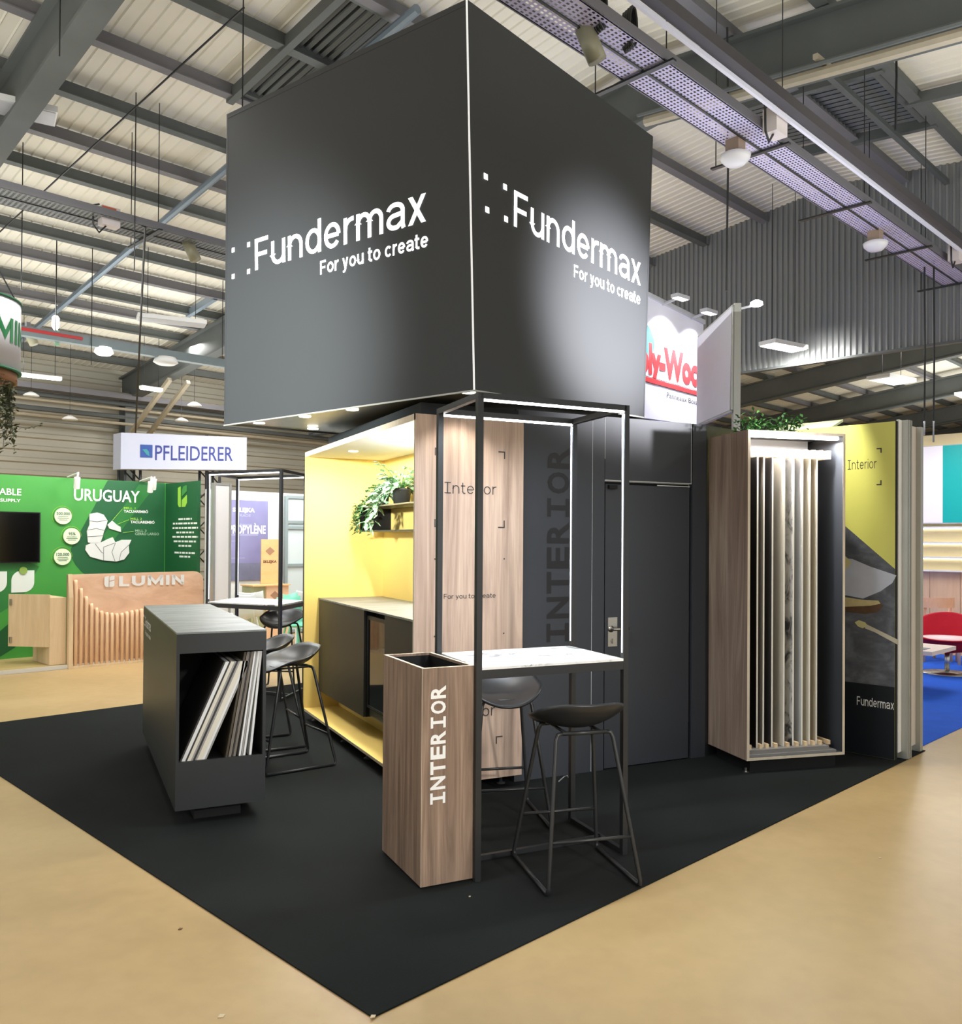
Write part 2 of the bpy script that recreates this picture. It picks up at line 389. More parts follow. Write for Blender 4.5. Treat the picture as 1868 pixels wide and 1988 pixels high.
# eave wall: horizontal corrugated cladding
CLADM = mat('eave_cladding', (176, 172, 158), .55, .1, vary=.05, vscale=(.4, .4, .4))
b = MB(HALL); b.open = True
z = 0.; prof = []
while z < 6.0: prof += [(z, 0), (z + .15, 0), (z + .18, .05), (z + .27, .05)]; z += .30
for zz, d in prof:
    b.v += [Vector((-9, 22.3 - d, zz)), Vector((48, 22.3 - d, zz))]
for i in range(len(prof) - 1): b.f.append([2 * i, 2 * i + 1, 2 * i + 3, 2 * i + 2])
struct(b.build('wall_left', CLADM))
# far wall
b = MB(HALL); b.open = True
for zz, d in prof + [(6.4 + q[0], q[1]) for q in prof[:6]]:
    b.v += [Vector((45 - d, 22.3, zz)), Vector((45 - d, -9, zz))]
for i in range(len(prof) + 5): b.f.append([2 * i, 2 * i + 1, 2 * i + 3, 2 * i + 2])
struct(b.build('wall_back', mat('far_cladding', (150, 146, 120), .6, vary=.05)))
# gable curtain of grey vertical corrugated sheet
GABM = mat('gable_cladding_grey', (140, 142, 142), .42, .25, vary=.04, vscale=(.5, .5, .5))
b = MB(HALL); b.open = True
y = -9.0; prof2 = []
while y < 22.0: prof2 += [(y, 0), (y + .045, 0), (y + .060, .035), (y + .085, .035)]; y += .10
for yy, d in prof2: b.v += [Vector((14.5 - d, yy, 4.78)), Vector((14.5 - d, yy, roofz(yy) - .02))]
for i in range(len(prof2) - 1): b.f.append([2 * i, 2 * i + 1, 2 * i + 3, 2 * i + 2])
struct(b.build('wall_right', GABM))
TRIM = [0]
def trim(b, m):
    TRIM[0] += 1; return struct(b.build('trim_%d' % TRIM[0], m))
b = MB(HALL); b.box(14.42, 14.52, -9, 22, 4.745, 4.785); trim(b, DSTEEL)
# purlins along the hall
for i, yy in enumerate((21.15, 19.9, 18.8, 17.9, 17.1, 16.0, 15.0, 14.0, 12.95, 12.0, 10.95, 9.8, 8.6, 7.4, 6.15, 5.0, 3.9, 2.7, 1.5, .3, -1.5, -3.5)):
    zr = roofz(yy) - .04
    b = MB(HALL); b.box(-9, 45, yy - .035, yy + .035, zr - .15, zr); b.box(-9, 45, yy - .07, yy + .07, zr - .165, zr - .15)
    trim(b, GSTEEL if i % 2 else DSTEEL)
# rafters across the hall
def rafter(xx, y0, y1):
    b = MB(HALL)
    for a, c in ((max(y0, 6.1), y1), (y0, min(y1, 6.1))):
        if c - a < .2: continue
        za, zc = roofz(a) - .24, roofz(c) - .24
        b.prism([(xx - .04, a, za - .62), (xx - .04, c, zc - .62), (xx - .04, c, zc), (xx - .04, a, za)], (.08, 0, 0))
        for dz in (0, -.62): b.prism([(xx - .13, a, za + dz - .02), (xx - .13, c, zc + dz - .02), (xx - .13, c, zc + dz + .02), (xx - .13, a, za + dz + .02)], (.26, 0, 0))
    trim(b, DSTEEL)
for xx in (-3.2, 3.1, 9.0, 20, 25.5, 31, 36.5, 42): rafter(xx, -9, 22.2)
# columns under the rafters at the eave wall, with slanted braces
for xx in (-3.2, 3.1, 9.0, 20, 25.5):
    b = MB(HALL); b.box(xx - .13, xx + .13, 21.75, 21.79, 0, 5.4); b.box(xx - .13, xx + .13, 22.1, 22.14, 0, 5.4); b.box(xx - .03, xx + .03, 21.79, 22.1, 0, 5.4); trim(b, DSTEEL)
BRACE = mat('brace_cream_paint', (168, 158, 138), .6, vary=.06)
for dx in (-.2, .25):
    b = MB(HALL); b.bar((9.0 + dx, 21.6, 4.1), (9.05 + dx, 19.2, 5.35), .09, .09); trim(b, BRACE)
# pipes, conduits and trays fixed under the roof and on the eave wall
PIPE = mat('galvanised_pipe', (132, 146, 160), .4, .4)
b = MB(HALL); b.tube([(5.93, yy, roofz(yy) - .33) for yy in (21.9, 17, 12, 7.0)], .055); trim(b, PIPE)
b = MB(HALL); b.tube([(5.9, -4, roofz(-4) - .33), (5.9, 6.0, roofz(6) - .33)], .055); trim(b, PIPE)
b = MB(HALL); b.tube([(4.1, 15.5, roofz(15.5) - .27), (4.55, 8.2, roofz(8.2) - .27)], .012, 6); trim(b, BMETAL)
for yy, zz, r, m_ in ((21.7, 5.28, .05, BRACE), (21.75, 5.05, .06, DSTEEL), (21.6, 4.9, .035, BRACE), (21.8, 4.72, .06, DSTEEL), (21.75, 4.55, .04, BRACE)):
    b = MB(HALL); b.tube([(-8, yy, zz), (44, yy, zz)], r); trim(b, m_)
b = MB(HALL); b.box(-8, 40, 21.35, 21.7, 5.12, 5.15); b.box(-8, 40, 21.35, 21.37, 5.15, 5.25); trim(b, GSTEEL)
# pipe and cable run beside the near rafter
b = MB(HALL); b.tube([(8.72, -5, roofz(-5) - 1.0), (8.72, 6.0, roofz(6) - 1.0)], .06); trim(b, BRACE)
b = MB(HALL); b.tube([(8.55, -5, roofz(-5) - .98), (8.55, 6.0, roofz(6) - .98)], .025, 6); trim(b, DSTEEL)
for yy in (.6, 2.2, 3.8): 
    b = MB(HALL); b.bar((8.5, yy, roofz(yy) - .92), (8.98, yy, roofz(yy) - .9), .05, .05); trim(b, BRACE)
# cross members between purlins
for xx, ya, yb in ((5.3, 9.9, 7.3), (6.9, 9.9, 7.3), (10.6, 3.9, 6.3), (12.5, 3.9, 6.3), (11.7, 1.0, 4.0), (8.3, 17.2, 16.0)):
    b = MB(HALL); b.bar((xx, ya, roofz(ya) - .16), (xx, yb, roofz(yb) - .16), .09, .14); trim(b, PIPE if xx == 8.3 else DSTEEL)
for yy, x0, x1 in ((4.35, 9.1, 14.4), (2.4, 9.1, 14.4)):
    b = MB(HALL); b.bar((x0, yy, roofz(yy) - .34), (x1, yy, roofz(yy) - .34), .07, .07); trim(b, DSTEEL)
# louvred rooflights
VENT = mat('louvre_grey', (92, 96, 96), .5, .2)
PANE = mat('rooflight_pane', (58, 62, 64), .35)
for k, (x0, x1, y0, y1) in enumerate(((5.4, 6.85, 7.5, 9.7), (10.7, 12.4, 4.05, 6.05))):
    b = MB(HALL); b.hexa([(x0, y0, roofz(y0) - .08), (x1, y0, roofz(y0) - .08), (x1, y1, roofz(y1) - .08), (x0, y1, roofz(y1) - .08)],
                         [(x0, y0, roofz(y0) - .05), (x1, y0, roofz(y0) - .05), (x1, y1, roofz(y1) - .05), (x0, y1, roofz(y1) - .05)])
    wdw = struct(b.build('window_%d' % (k + 1), PANE))
    b = MB(HALL); n_ = 14
    for i in range(n_):
        xx = x0 + (x1 - x0) * (i + .5) / n_
        b.bar((xx, y0 + .05, roofz(y0) - .12), (xx, y1 - .05, roofz(y1) - .12), .05, .012, (.5, 0, 1))
    b.build('louvre', VENT, wdw)
    b = MB(HALL)
    for yy in (y0, (y0 + y1) / 2, y1): b.bar((x0, yy, roofz(yy) - .13), (x1, yy, roofz(yy) - .13), .08, .08)
    b.build('window_frame', DSTEEL, wdw)

# ================================================================== THE STAND
CARPETM = mat('black_carpet_pile', (29, 32, 32), .95, 0, .12, vary=.22, vscale=(1.3, 1.3, 1.3), bump=.5, bscale=420)
b = MB(HALL); b.box(1.84, 7.35, 2.372, 8.47, .001, .007)
tag(b.build('carpet', CARPETM), 'black carpet laid on the beige floor under the whole stand', 'carpet')
# crumbs of packing litter on the floors
LITTER = mat('paper_scrap', (205, 190, 160), .8)
for nm, p, s_, lb in (('paper_scrap', (-1.302, -0.681, 0), .014, 'pale paper scrap lying on the beige floor near the bottom edge of the photo'),
                  ('wood_chip', (-1.349, 0.078, 0), .010, 'dark wood chip on the beige floor left of the carpet edge'),
                  ('paper_scrap', (2.059, -0.607, 0), .010, 'tiny pale scrap on the beige floor right of the front stool'),
                  ('paper_scrap', (-0.106, -0.155, 0.007), .006, 'white speck on the black carpet in front of the walnut box'),
                  ('paper_scrap', (-0.834, -0.919, 0.007), .012, 'white torn scrap at the front corner of the black carpet')):
    b = MB(); x, y, z = p; z += .0005
    b.prism([(x - s_, y - s_ * .5, z), (x + s_ * .3, y - s_ * .8, z), (x + s_, y + s_ * .2, z), (x - s_ * .2, y + s_ * .8, z)], (0, 0, .003))
    tag(b.build(nm, LITTER if nm == 'paper_scrap' else mat('wood_chip', (110, 80, 50), .8)), lb, 'scrap')

# ---------------------------------------------------------------- walnut box with lettering
t = thing('planter_box', (-.145, .285, .007), 'tall open walnut box with white vertical lettering beside the front bar table', 'box')
b = MB(); x0, x1, y0, y1, z0, z1, th = -.282, -.010, .012, .556, .018, 1.046, .016
b.box(x0, x1, y0, y0 + th, z0, z1); b.box(x0, x1, y1 - th, y1, z0, z1); b.box(x0, x0 + th, y0 + th, y1 - th, z0, z1); b.box(x1 - th, x1, y0 + th, y1 - th, z0, z1)
b.build('body', ramp_mat('walnut_front', [(.28, (98, 80, 67)), (.45, (126, 105, 90)), (.58, (144, 121, 104)), (.75, (164, 140, 121))], (11, 11, .7), .45, 7, 1.6, .35, ((110, 110, 2.5), .12)), t)
b = MB()
for q in ((x0, x1, y0, y0 + th), (x0, x1, y1 - th, y1), (x0, x0 + th, y0 + th, y1 - th), (x1 - th, x1, y0 + th, y1 - th)): b.box(*q, z1, z1 + .0015)
for xx in (x0, x1): b.box(xx - .0008, xx + .0008, y0 - .0008, y0 + .0008, z0, z1)
b.build('rim', PALEWOOD, t)
b = MB()
q = .001
b.box(x0 + th, x1 - th, y0 + th, y0 + th + q, .06, z1 - .012); b.box(x0 + th, x1 - th, y1 - th - q, y1 - th, .06, z1 - .012)
b.box(x0 + th, x0 + th + q, y0 + th, y1 - th, .06, z1 - .012); b.box(x1 - th - q, x1 - th, y0 + th, y1 - th, .06, z1 - .012); b.box(x0 + th, x1 - th, y0 + th, y1 - th, .04, .06)
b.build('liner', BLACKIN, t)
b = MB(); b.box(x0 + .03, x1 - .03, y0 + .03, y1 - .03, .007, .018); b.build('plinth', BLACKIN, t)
mono('INTERIOR', 'lettering', mat('white_vinyl', (240, 240, 238), .5), t, (-.160, y0, .392), Z, -X, .078, .575)

# ---------------------------------------------------------------- bar tables with light frames
def bar_table(P, ztab, ztop, base, label, group, cross=None):
    """P = four floor corners in order front-left, front-right, back-right, back-left"""
    t = thing('bar_table', base, label, 'table', group)
    P = [Vector(p) for p in P]; up_ = lambda p, z: Vector((p.x, p.y, z))
    cen = sum(P, Vector()) / 4
    for p in P:
        b = MB(); d = (P[1] - P[0]).normalized()
        b.bar(up_(p, .009), up_(p, ztop), .03, .03, d); b.build('post', BMETAL, t)
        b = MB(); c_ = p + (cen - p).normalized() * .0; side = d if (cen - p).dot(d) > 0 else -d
        q = p + side * .0155; b.bar(up_(q, ztab + .03), up_(q, ztop - .03), .004, .010, d.cross(Z)); b.build('reflection_strip', POSTGLOW, t)  # glowing strip drawn in place of the rail light reflected in the post
        b = MB(); b.lathe([(.018, 0), (.018, .004), (.008, .006), (.008, .012)], (p.x, p.y, .007), 10); b.build('foot', BMETAL, t)
    for i, j in ((0, 1), (1, 2), (2, 3), (3, 0)):
        b = MB(); b.bar(up_(P[i], ztop - .015), up_(P[j], ztop - .015), .03, .03); b.build('top_rail', BMETAL, t)
    for i, j in ((0, 1), (3, 2)):
        d = (P[j] - P[i]).normalized()
        b = MB(); b.bar(up_(P[i] + d * .02, ztop - .034), up_(P[j] - d * .02, ztop - .034), .024, .010); b.build('led_bar', LED, t)
    d1 = (P[1] - P[0]).normalized(); d2 = (P[3] - P[0]).normalized(); e = .013
    c4 = [P[0] + d1 * e - d2 * e, P[1] - d1 * e - d2 * e, P[2] - d1 * e + d2 * e, P[3] + d1 * e + d2 * e]
    b = MB(); b.hexa([up_(p, ztab - .012) for p in c4], [up_(p, ztab) for p in c4]); b.build('table_top', MARBLE, t)
    b = MB()
    for i, j in ((0, 1), (1, 2), (2, 3), (3, 0)): b.bar(up_(P[i], ztab - .034), up_(P[j], ztab - .034), .028, .044)
    b.build('apron', BMETAL, t)
    b = MB(); b.bar(up_(P[1], .02), up_(P[2], .02), .025, .025); b.build('floor_rail', BMETAL, t)
    b = MB(); b.bar(up_(P[0], .02), up_(P[3], .02), .025, .025); b.build('floor_rail', BMETAL, t)
    m1 = P[0].lerp(P[3], .42); m2 = P[1].lerp(P[2], .42)
    b = MB(); b.bar(up_(m1, .02), up_(m2, .02), .025, .025); b.build('floor_rail', BMETAL, t)
    return t
bar_table([(.004, .0, 0), (.860, -.004, 0), (.893, .562, 0), (.037, .566, 0)], 1.037, 2.372, (.45, .28, .007),
          'black framed bar table with marble top and glowing top rails beside the walnut box', 'lit bar tables')
bar_table([(-.42, 5.77, 0), (.18, 5.0, 0), (.58, 5.58, 0), (-.01, 6.36, 0)], .985, 2.372, (.08, 5.68, .007),
          'farther black framed bar table with lit top rails behind the black display counter', 'lit bar tables')
for (xa, ya, xb, yb) in ((.03, 0, .84, 0), (.06, .565, .87, .56)):
    area('led_bar_light', ((xa + xb) / 2, (ya + yb) / 2, 2.325), .8, .02, 15, (.80, .90, 1))
area('led_bar_light', (-.10, 5.40, 2.325), .85, .02, 13, (.92, .96, 1), ID, rotz(math.radians(-52)))
area('led_bar_light', (.30, 5.95, 2.325), .6, .02, 10, (.92, .96, 1), ID, rotz(math.radians(-52)))
spot('added_fill_spot', (.9, -7.2, 3.4), (.15, 0, .75), 900, 22, (1, .97, .92), blend=.8, size=.15)  # unseen spot added to brighten the front of the walnut box
# ---------------------------------------------------------------- bar stools
def make_stool():
    t = thing('bar_stool', (0, 0, 0), 'x', 'stool', 'black shell bar stools')
    n, m = 40, 11; top = []; bot = []
    def hgt(a, r):
        s_, c_ = math.sin(a), math.cos(a)
        back = max(0, s_); front = max(0, -s_)
        h = .135 * back ** 1.3 + .068 * abs(c_) ** 1.6 * (1 - .45 * front) - .040 * front ** 3
        return .735 + h * r ** (2.3 if s_ > -.6 else 2.0) + .012 * (1 - r) * front
    def pos(a, r, off):
        s_, c_ = math.sin(a), math.cos(a)
        ex = .238 * (abs(c_) ** .86) * (1 if c_ >= 0 else -1); ey = (.205 if s_ > 0 else .215) * (abs(s_) ** .9) * (1 if s_ >= 0 else -1)
        return Vector((ex * r, ey * r + .01, hgt(a, r) - off))
    b = MB(); b.open = False
    for off in (0, .013):
        b.v.append(pos(0, 0, off))
        for i in range(1, m + 1):
            for j in range(n): b.v.append(pos(6.28318 * j / n, i / m * (1 if off == 0 else .985), off))
    N = 1 + m * n
    for k, base in ((0, 0), (1, N)):
        for j in range(n): b.f.append([base, base + 1 + j, base + 1 + (j + 1) % n])
        for i in range(m - 1):
            for j in range(n):
                a0 = base + 1 + i * n; a1 = a0 + n
                b.f.append([a0 + j, a1 + j, a1 + (j + 1) % n, a0 + (j + 1) % n])
    for j in range(n):
        a0 = 1 + (m - 1) * n; b.f.append([a0 + j, N + a0 + j, N + a0 + (j + 1) % n, a0 + (j + 1) % n])
    b.build('seat', STOOLM, t, True)
    r = .0105
    T = {}
    for sx in (-1, 1):
        for sy in (-1, 1):
            tp = Vector((sx * .145, sy * .125, .712)); bt = Vector((sx * .232, sy * .268, .025)); T[sx, sy] = (tp, bt)
            b = MB(); b.tube([tp - Vector((sx * .03, 0, -.004)), tp - Vector((sx * .008, 0, 0)), tp + (bt - tp) * .035, tp + (bt - tp) * .985, bt + Vector((0, -sy * .006, -.012)), bt + Vector((0, -sy * .02, -.0145))], r, 8); b.build('leg', BMETAL, t, True)
        b = MB(); b.tube([(sx * .232, -.25, .0105), (sx * .232, .25, .0105)], r, 8); b.build('runner', BMETAL, t, True)
    for sy in (-1, 1):
        k = .70; pa = T[-1, sy][0].lerp(T[-1, sy][1], k); pb = T[1, sy][0].lerp(T[1, sy][1], k)
        b = MB(); b.tube([pa, pb], .0085, 8); b.build('footrest', BMETAL, t, True)
        b = MB(); b.tube([T[-1, sy][0] + Vector((.03, 0, .004)), T[1, sy][0] + Vector((-.03, 0, .004))], r, 8); b.build('seat_support', BMETAL, t, True)
    for sx in (-1, 1):
        b = MB(); b.tube([(sx * .09, -.125, .716), (sx * .09, .125, .716)], .008, 6); b.build('seat_support', BMETAL, t, True)
    return t
st = make_stool()
spots = [((.497, -.097), 169.3, 'black bar stool standing nearest the viewer before the marble bar table, back turned'),
         ((.545, .79), -14, 'black bar stool behind the marble bar table, its grey lit seat showing below the top'),
         ((-.314, 2.53), -79.4, 'black bar stool beside the display counter, nearest of its row, rim of its seat lit'),
         ((-.338, 3.2), -88, 'black bar stool half hidden behind the nearest stool at the display counter'),
         ((.36, 5.72), -30.5, 'black bar stool at the farther lit bar table, beside the yellow side panel')]
for i, ((x, y), r_, lb) in enumerate(spots):
    W = Matrix.Translation((x, y, .0075)) @ rotz(math.radians(r_))
    if i == 0:
        st.matrix_world = W; st['label'] = lb
    else: copy_tree(st, W, lb)

# ---------------------------------------------------------------- black display counter with sample boards
t = thing('display_counter', (-.97, 2.52, .007), 'long black display counter with slate grey top and an open end full of boards', 'counter')
x0, x1, y0, y1, z0, z1 = -1.224, -.716, 1.41, 3.63, .10, 1.116
b = MB(); b.box(x0, x0 + .018, y0, y1, z0, z1 - .01); b.build('side_panel', BLACK, t)
b = MB(); b.box(x1 - .018, x1, y0, y1, z0, z1 - .01); b.build('side_panel', BLACK, t)
b = MB(); b.box(x0 + .018, x1 - .018, y1 - .018, y1, z0, z1 - .01); b.build('end_panel', BLACK, t)
b = MB(); b.box(x0, x1, y0, y1, z1 - .01, z1); b.build('counter_top', SLATE, t)
b = MB(); b.box(x0 + .018, x1 - .018, y0, y0 + .018, .995, z1 - .01); b.build('fascia', BLACK, t)
b = MB(); b.box(x0 + .018, x1 - .018, y0, y0 + .018, z0, .376); b.build('front_panel', BLACK, t)
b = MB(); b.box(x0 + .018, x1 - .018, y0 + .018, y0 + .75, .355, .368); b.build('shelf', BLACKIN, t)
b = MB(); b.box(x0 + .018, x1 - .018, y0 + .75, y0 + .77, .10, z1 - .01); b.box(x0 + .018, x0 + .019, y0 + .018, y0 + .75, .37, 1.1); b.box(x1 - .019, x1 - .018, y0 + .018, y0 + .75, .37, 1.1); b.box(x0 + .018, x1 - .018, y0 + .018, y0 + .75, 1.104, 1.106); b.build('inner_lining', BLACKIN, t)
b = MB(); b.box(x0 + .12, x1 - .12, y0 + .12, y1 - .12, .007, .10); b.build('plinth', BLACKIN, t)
grotesk('Fundermax', 'lettering', mat('white_vinyl', (240, 240, 238), .5), t, (x0, 3.46, .965), -Y, Z, .072, .47)
grotesk('For you to create', 'lettering', mat('white_vinyl', (240, 240, 238), .5), t, (x0, 3.45, .905), -Y, Z, .030, .45)
for yy, zz in ((3.60, 1.03), (3.60, .965), (3.51, 1.03), (3.51, .965)):
    b = MB(); b.prism([(x0 - .002, yy, zz), (x0 - .002, yy - .018, zz), (x0 - .002, yy - .018, zz + .014), (x0 - .002, yy, zz + .014)], (.001, 0, 0)); b.build('logo_square', mat('white_vinyl', (240, 240, 238), .5), t)
BC = {'w': mat('sample_white', (222, 222, 220), .5, vary=.03), 'c': mat('sample_cream', (216, 210, 194), .5, vary=.03), 'd': mat('sample_dark', (52, 50, 50), .5, vary=.05),
      'g': mat('sample_grey', (150, 148, 145), .5, vary=.03), 'b': mat('sample_brown_grey', (112, 104, 94), .5, vary=.05), 'o': mat('sample_olive', (62, 54, 40), .5, vary=.06)}
SC_ = {'w': 'white', 'c': 'cream', 'd': 'dark', 'g': 'mid grey', 'b': 'brown grey', 'o': 'olive brown'}
boards = []
L_ = [('d', .010), ('w', .020), ('d', .010), ('c', .020), ('g', .010), ('d', .012), ('g', .010), ('c', .028), ('w', .014), ('g', .010)]
xb, xt = -1.202, -.958
for c_, th in L_:
    boards.append((xb, xt, th, c_, .932, 'left leaning pack')); xb += th * 1.0 + .0005; xt += th * 1.0 + .0005
R_ = [('o', .012, -.945, -.840), ('b', .016, -.928, -.824), ('d', .006, -.909, -.806), ('b', .014, -.901, -.798), ('w', .010, -.868, -.782), ('g', .010, -.856, -.771), ('w', .012, -.843, -.7605), ('w', .013, -.808, -.7485)]
for c_, th, xb, xt in R_: boards.append((xb, xt, th, c_, .985, 'right steeper pack'))
ordn = ['first', 'second', 'third', 'fourth', 'fifth', 'sixth', 'seventh', 'eighth', 'ninth', 'tenth']
cnt = {}
for xb, xt, th, c_, zt, pk in boards:
    cnt[pk] = cnt.get(pk, -1) + 1
    b = MB(); yy = 1.432
    b.prism([(xb, yy, .3685), (xb + th, yy, .3685), (xt + th, yy, zt), (xt, yy, zt)], (0, .62, 0))
    tag(b.build('sample_board', BC[c_]), '%s sample board, %s from left in the %s inside the black counter' % (SC_[c_], ordn[cnt[pk]], pk), 'sample board', 'sample boards in the black counter')

# ---------------------------------------------------------------- kitchen niche
t = thing('kitchen_niche', (.57, 2.7, .007), 'large kitchen niche lined in yellow with a walnut end panel', 'cabinet')
x0, x1, y0, y1, z0, z1 = .190, .972, 1.320, 4.085, .085, 2.458
b = MB(); b.box(x0, x1, y0, y0 + .022, z0, z1); b.build('end_panel', WALNUT2, t)
b = MB(); b.box(x0 - .0006, x0, y0, y0 + .022, z0, z1); b.box(x0 - .0006, x0, y0, y1, z1 - .04, z1); b.build('edge_band', PALEWOOD, t)
b = MB(); b.box(x0, x1, y0 + .022, y1 - .022, 2.416, z1); b.build('top_board', WHITE, t)
b = MB(); b.box(x0, x1, y1 - .022, y1, z0, z1); b.build('side_panel', YELLOW, t)
b = MB(); b.box(x0 + .002, x1 - .03, y0 + .022, y0 + .026, z0, 2.416); b.build('inner_lining', YELLOW, t)
b = MB(); b.box(.950, x1, y0 + .026, y1 - .022, z0, 2.416); b.build('back_panel', YELLOW, t)
b = MB(); b.box(x0, .95, y0 + .026, y1 - .022, z0, z0 + .022); b.build('base_board', YELLOW, t)
b = MB(); b.box(x0 - .0008, x0, y0 + .022, y1, z0 + .002, z0 + .02); b.build('edge_band', PALEWOOD, t)
b = MB(); b.box(.52, .54, y0 + .026, y1 - .022, z0 + .022, .258); b.build('plinth', YELLOW, t)
for yy in (1.45, 2.45, 3.05, 3.95):
    for xx in (.27, .88):
        b = MB(); b.lathe([(.032, 0), (.030, .006), (.012, .012), (.012, .078)], (xx, yy, .007), 14); b.build('foot', mat('grey_foot', (70, 72, 74), .4, vary=.02), t, True)
PR = mat('dark_print', (50, 46, 46), .6)
grotesk('Interior', 'lettering', PR, t, (.393, y0, 1.957), X, Z, .073, .372, wt=.085, xh=.74, gap=.16)
grotesk('For you to create', 'lettering', PR, t, (.393, y0, 1.277), X, Z, .031, .374, wt=.11, xh=.72)
b = MB(); b.open = True
for (xx, zz, sx, sy) in ((.324, 2.247, 1, -1), (.831, 2.247, -1, -1), (.324, 1.738, 1, 1), (.831, 1.738, -1, 1), (.775, .36, 1, -1)): bracket(b, (xx, y0, zz), X, Z, sx, sy)
for xx, zz in ((.33, 1.533), (.829, 1.533), (.33, 1.038), (.829, 1.038)):
    b.poly([(xx - .005, y0 - .002, zz - .005), (xx + .005, y0 - .002, zz - .005), (xx + .005, y0 - .002, zz + .005), (xx - .005, y0 - .002, zz + .005)])
b.build('corner_marks', PR, t)
grotesk('Interior', 'lettering', PR, t, (.393, y0, .50), X, Z, .073, .372, wt=.085, xh=.74, gap=.16)
for yy in (1.75, 2.55, 3.35):
    b = MB(); b.lathe([(.04, 0), (.04, .006)], (.42, yy, 2.410), 18); b.build('downlight', DOWN, t)
    spot('niche_downlight', (.42, yy, 2.40), (.55, yy, 0), 60, 205, (1, .97, .90), size=.04)
# worktop, cupboards, fridge
b = MB(); b.box(.318, .948, 1.348, 4.06, 1.1015, 1.115); tag(b.build('worktop', SLATE), 'thin slate grey worktop over the black cupboards in the yellow niche', 'worktop')
def cupboard(ya, yb, lb, split):
    t = thing('base_cupboard', (.63, (ya + yb) / 2, .259), lb, 'cupboard', 'black base cupboards in the yellow niche')
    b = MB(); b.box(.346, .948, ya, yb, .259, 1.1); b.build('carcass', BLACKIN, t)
    n_ = split; wd = (yb - ya) / n_
    for i in range(n_):
        b = MB(); b.box(.326, .345, ya + i * wd + .0015, ya + (i + 1) * wd - .0015, .261, 1.098); b.build('door', BLACK, t)
cupboard(2.735, 4.058, 'black double base cupboard under the worktop, left of the glass fridge', 1)
cupboard(1.350, 2.255, 'black base cupboard under the worktop, right of the glass fridge', 1)
t = thing('bottle_fridge', (.63, 2.5, .259), 'slim black glass-door fridge between the two black cupboards', 'fridge')
b = MB(); b.box(.42, .948, 2.26, 2.73, .259, .275); b.box(.42, .948, 2.26, 2.73, 1.03, 1.1); b.box(.42, .948, 2.26, 2.29, .275, 1.03); b.box(.42, .948, 2.70, 2.73, .275, 1.03); b.box(.92, .948, 2.29, 2.70, .275, 1.03); b.build('body', BLACKIN, t)
GLASS = mat('dark_fridge_glass', (16, 20, 20), .04, 0, .8)
b = MB(); b.box(.352, .37, 2.29, 2.70, .36, 1.03); g = b.build('glass_door', GLASS, t)
b = MB(); b.box(.348, .372, 2.262, 2.29, .34, 1.06); b.box(.348, .372, 2.70, 2.728, .34, 1.06); b.box(.348, .372, 2.29, 2.70, 1.03, 1.06); b.box(.348, .372, 2.29, 2.70, .34, .36); b.build('door_frame', BMETAL, t)
b = MB()
for i in range(5): b.box(.36, .37, 2.30, 2.69, .278 + i * .011, .284 + i * .011)
b.build('vent_grille', STEEL, t)
b = MB(); b.box(.43, .9, 2.292, 2.698, .62, .626); b.build('shelf', STEEL, t)
# wall shelf with a lamp beneath
t = thing('wall_shelf', (.8, 2.6, 1.727), 'black open box shelf on the yellow back wall holding plants', 'shelf')
x0, x1, ya, yb = .650, .949, 1.36, 3.865
b = MB(); b.box(x0, x1, ya, yb, 1.727, 1.739); b.build('bottom_board', BLACK, t)
b = MB(); b.box(x0, x1, ya, yb, 1.945, 1.957); b.build('top_board', mat('olive_shelf_top', (110, 104, 80), .45, vary=.03), t)
for yy in (ya, yb - .012, 2.2):
    b = MB(); b.box(x0, x1, yy, yy + .012, 1.739, 1.945); b.build('divider', BLACKIN, t)
b = MB(); b.box(.905, .935, 1.45, 2.95, 1.7205, 1.7265); b.build('led_bar', LED, t)
area('shelf_lamp_light', (.80, 2.15, 1.715), .04, 1.4, 22, (1, .96, .85), ID, Matrix.Rotation(math.radians(-38), 4, 'Y'))
b = MB(); b.box(.90, .93, 1.40, 2.35, 1.9575, 1.966); b.build('led_bar', LED, t)
area('shelf_top_light', (.86, 1.9, 1.972), .04, .95, 26, (.93, 1, 1), ID, Matrix.Rotation(math.pi, 4, 'X'))
# plants on the shelf
def vine(b, p0, p1, sag, n, ln, wd, spread=.05, stem=None):
    p0, p1 = Vector(p0), Vector(p1); pts = []
    for i in range(n):
        t_ = i / (n - 1); p = p0.lerp(p1, t_); p.z += sag * 4 * t_ * (1 - t_); pts.append(p)
        for k in range(2):
            d = Vector((random.uniform(-1, .3), random.uniform(-1, 1), random.uniform(-.5, .6)))
            b.leaf(p + Vector((random.uniform(-spread, spread) * .4, random.uniform(-spread, spread), random.uniform(-spread, spread) * .5)), d, ln * random.uniform(.7, 1.2), wd * random.uniform(.8, 1.2), .3)
    if stem is not None: stem.tube(pts, .003, 5)
PY = (3.128, 2.022)[0]
t = thing('potted_plant', (.80, PY, 1.957), 'variegated pale green plant in a black pot on the wall shelf', 'plant')
b = MB(); b.lathe([(.066, 0), (.084, .12), (.090, .122), (.090, .135), (.080, .135), (.078, .118)], (.78, PY, 1.958), 22); b.build('pot', mat('black_pot', (44, 46, 48), .35, vary=.03), t, True)
b = MB(); b.lathe([(.068, 0), (.068, .01)], (.78, PY, 2.07), 18); b.build('soil', SOIL, t)
b = MB(); s_ = MB()
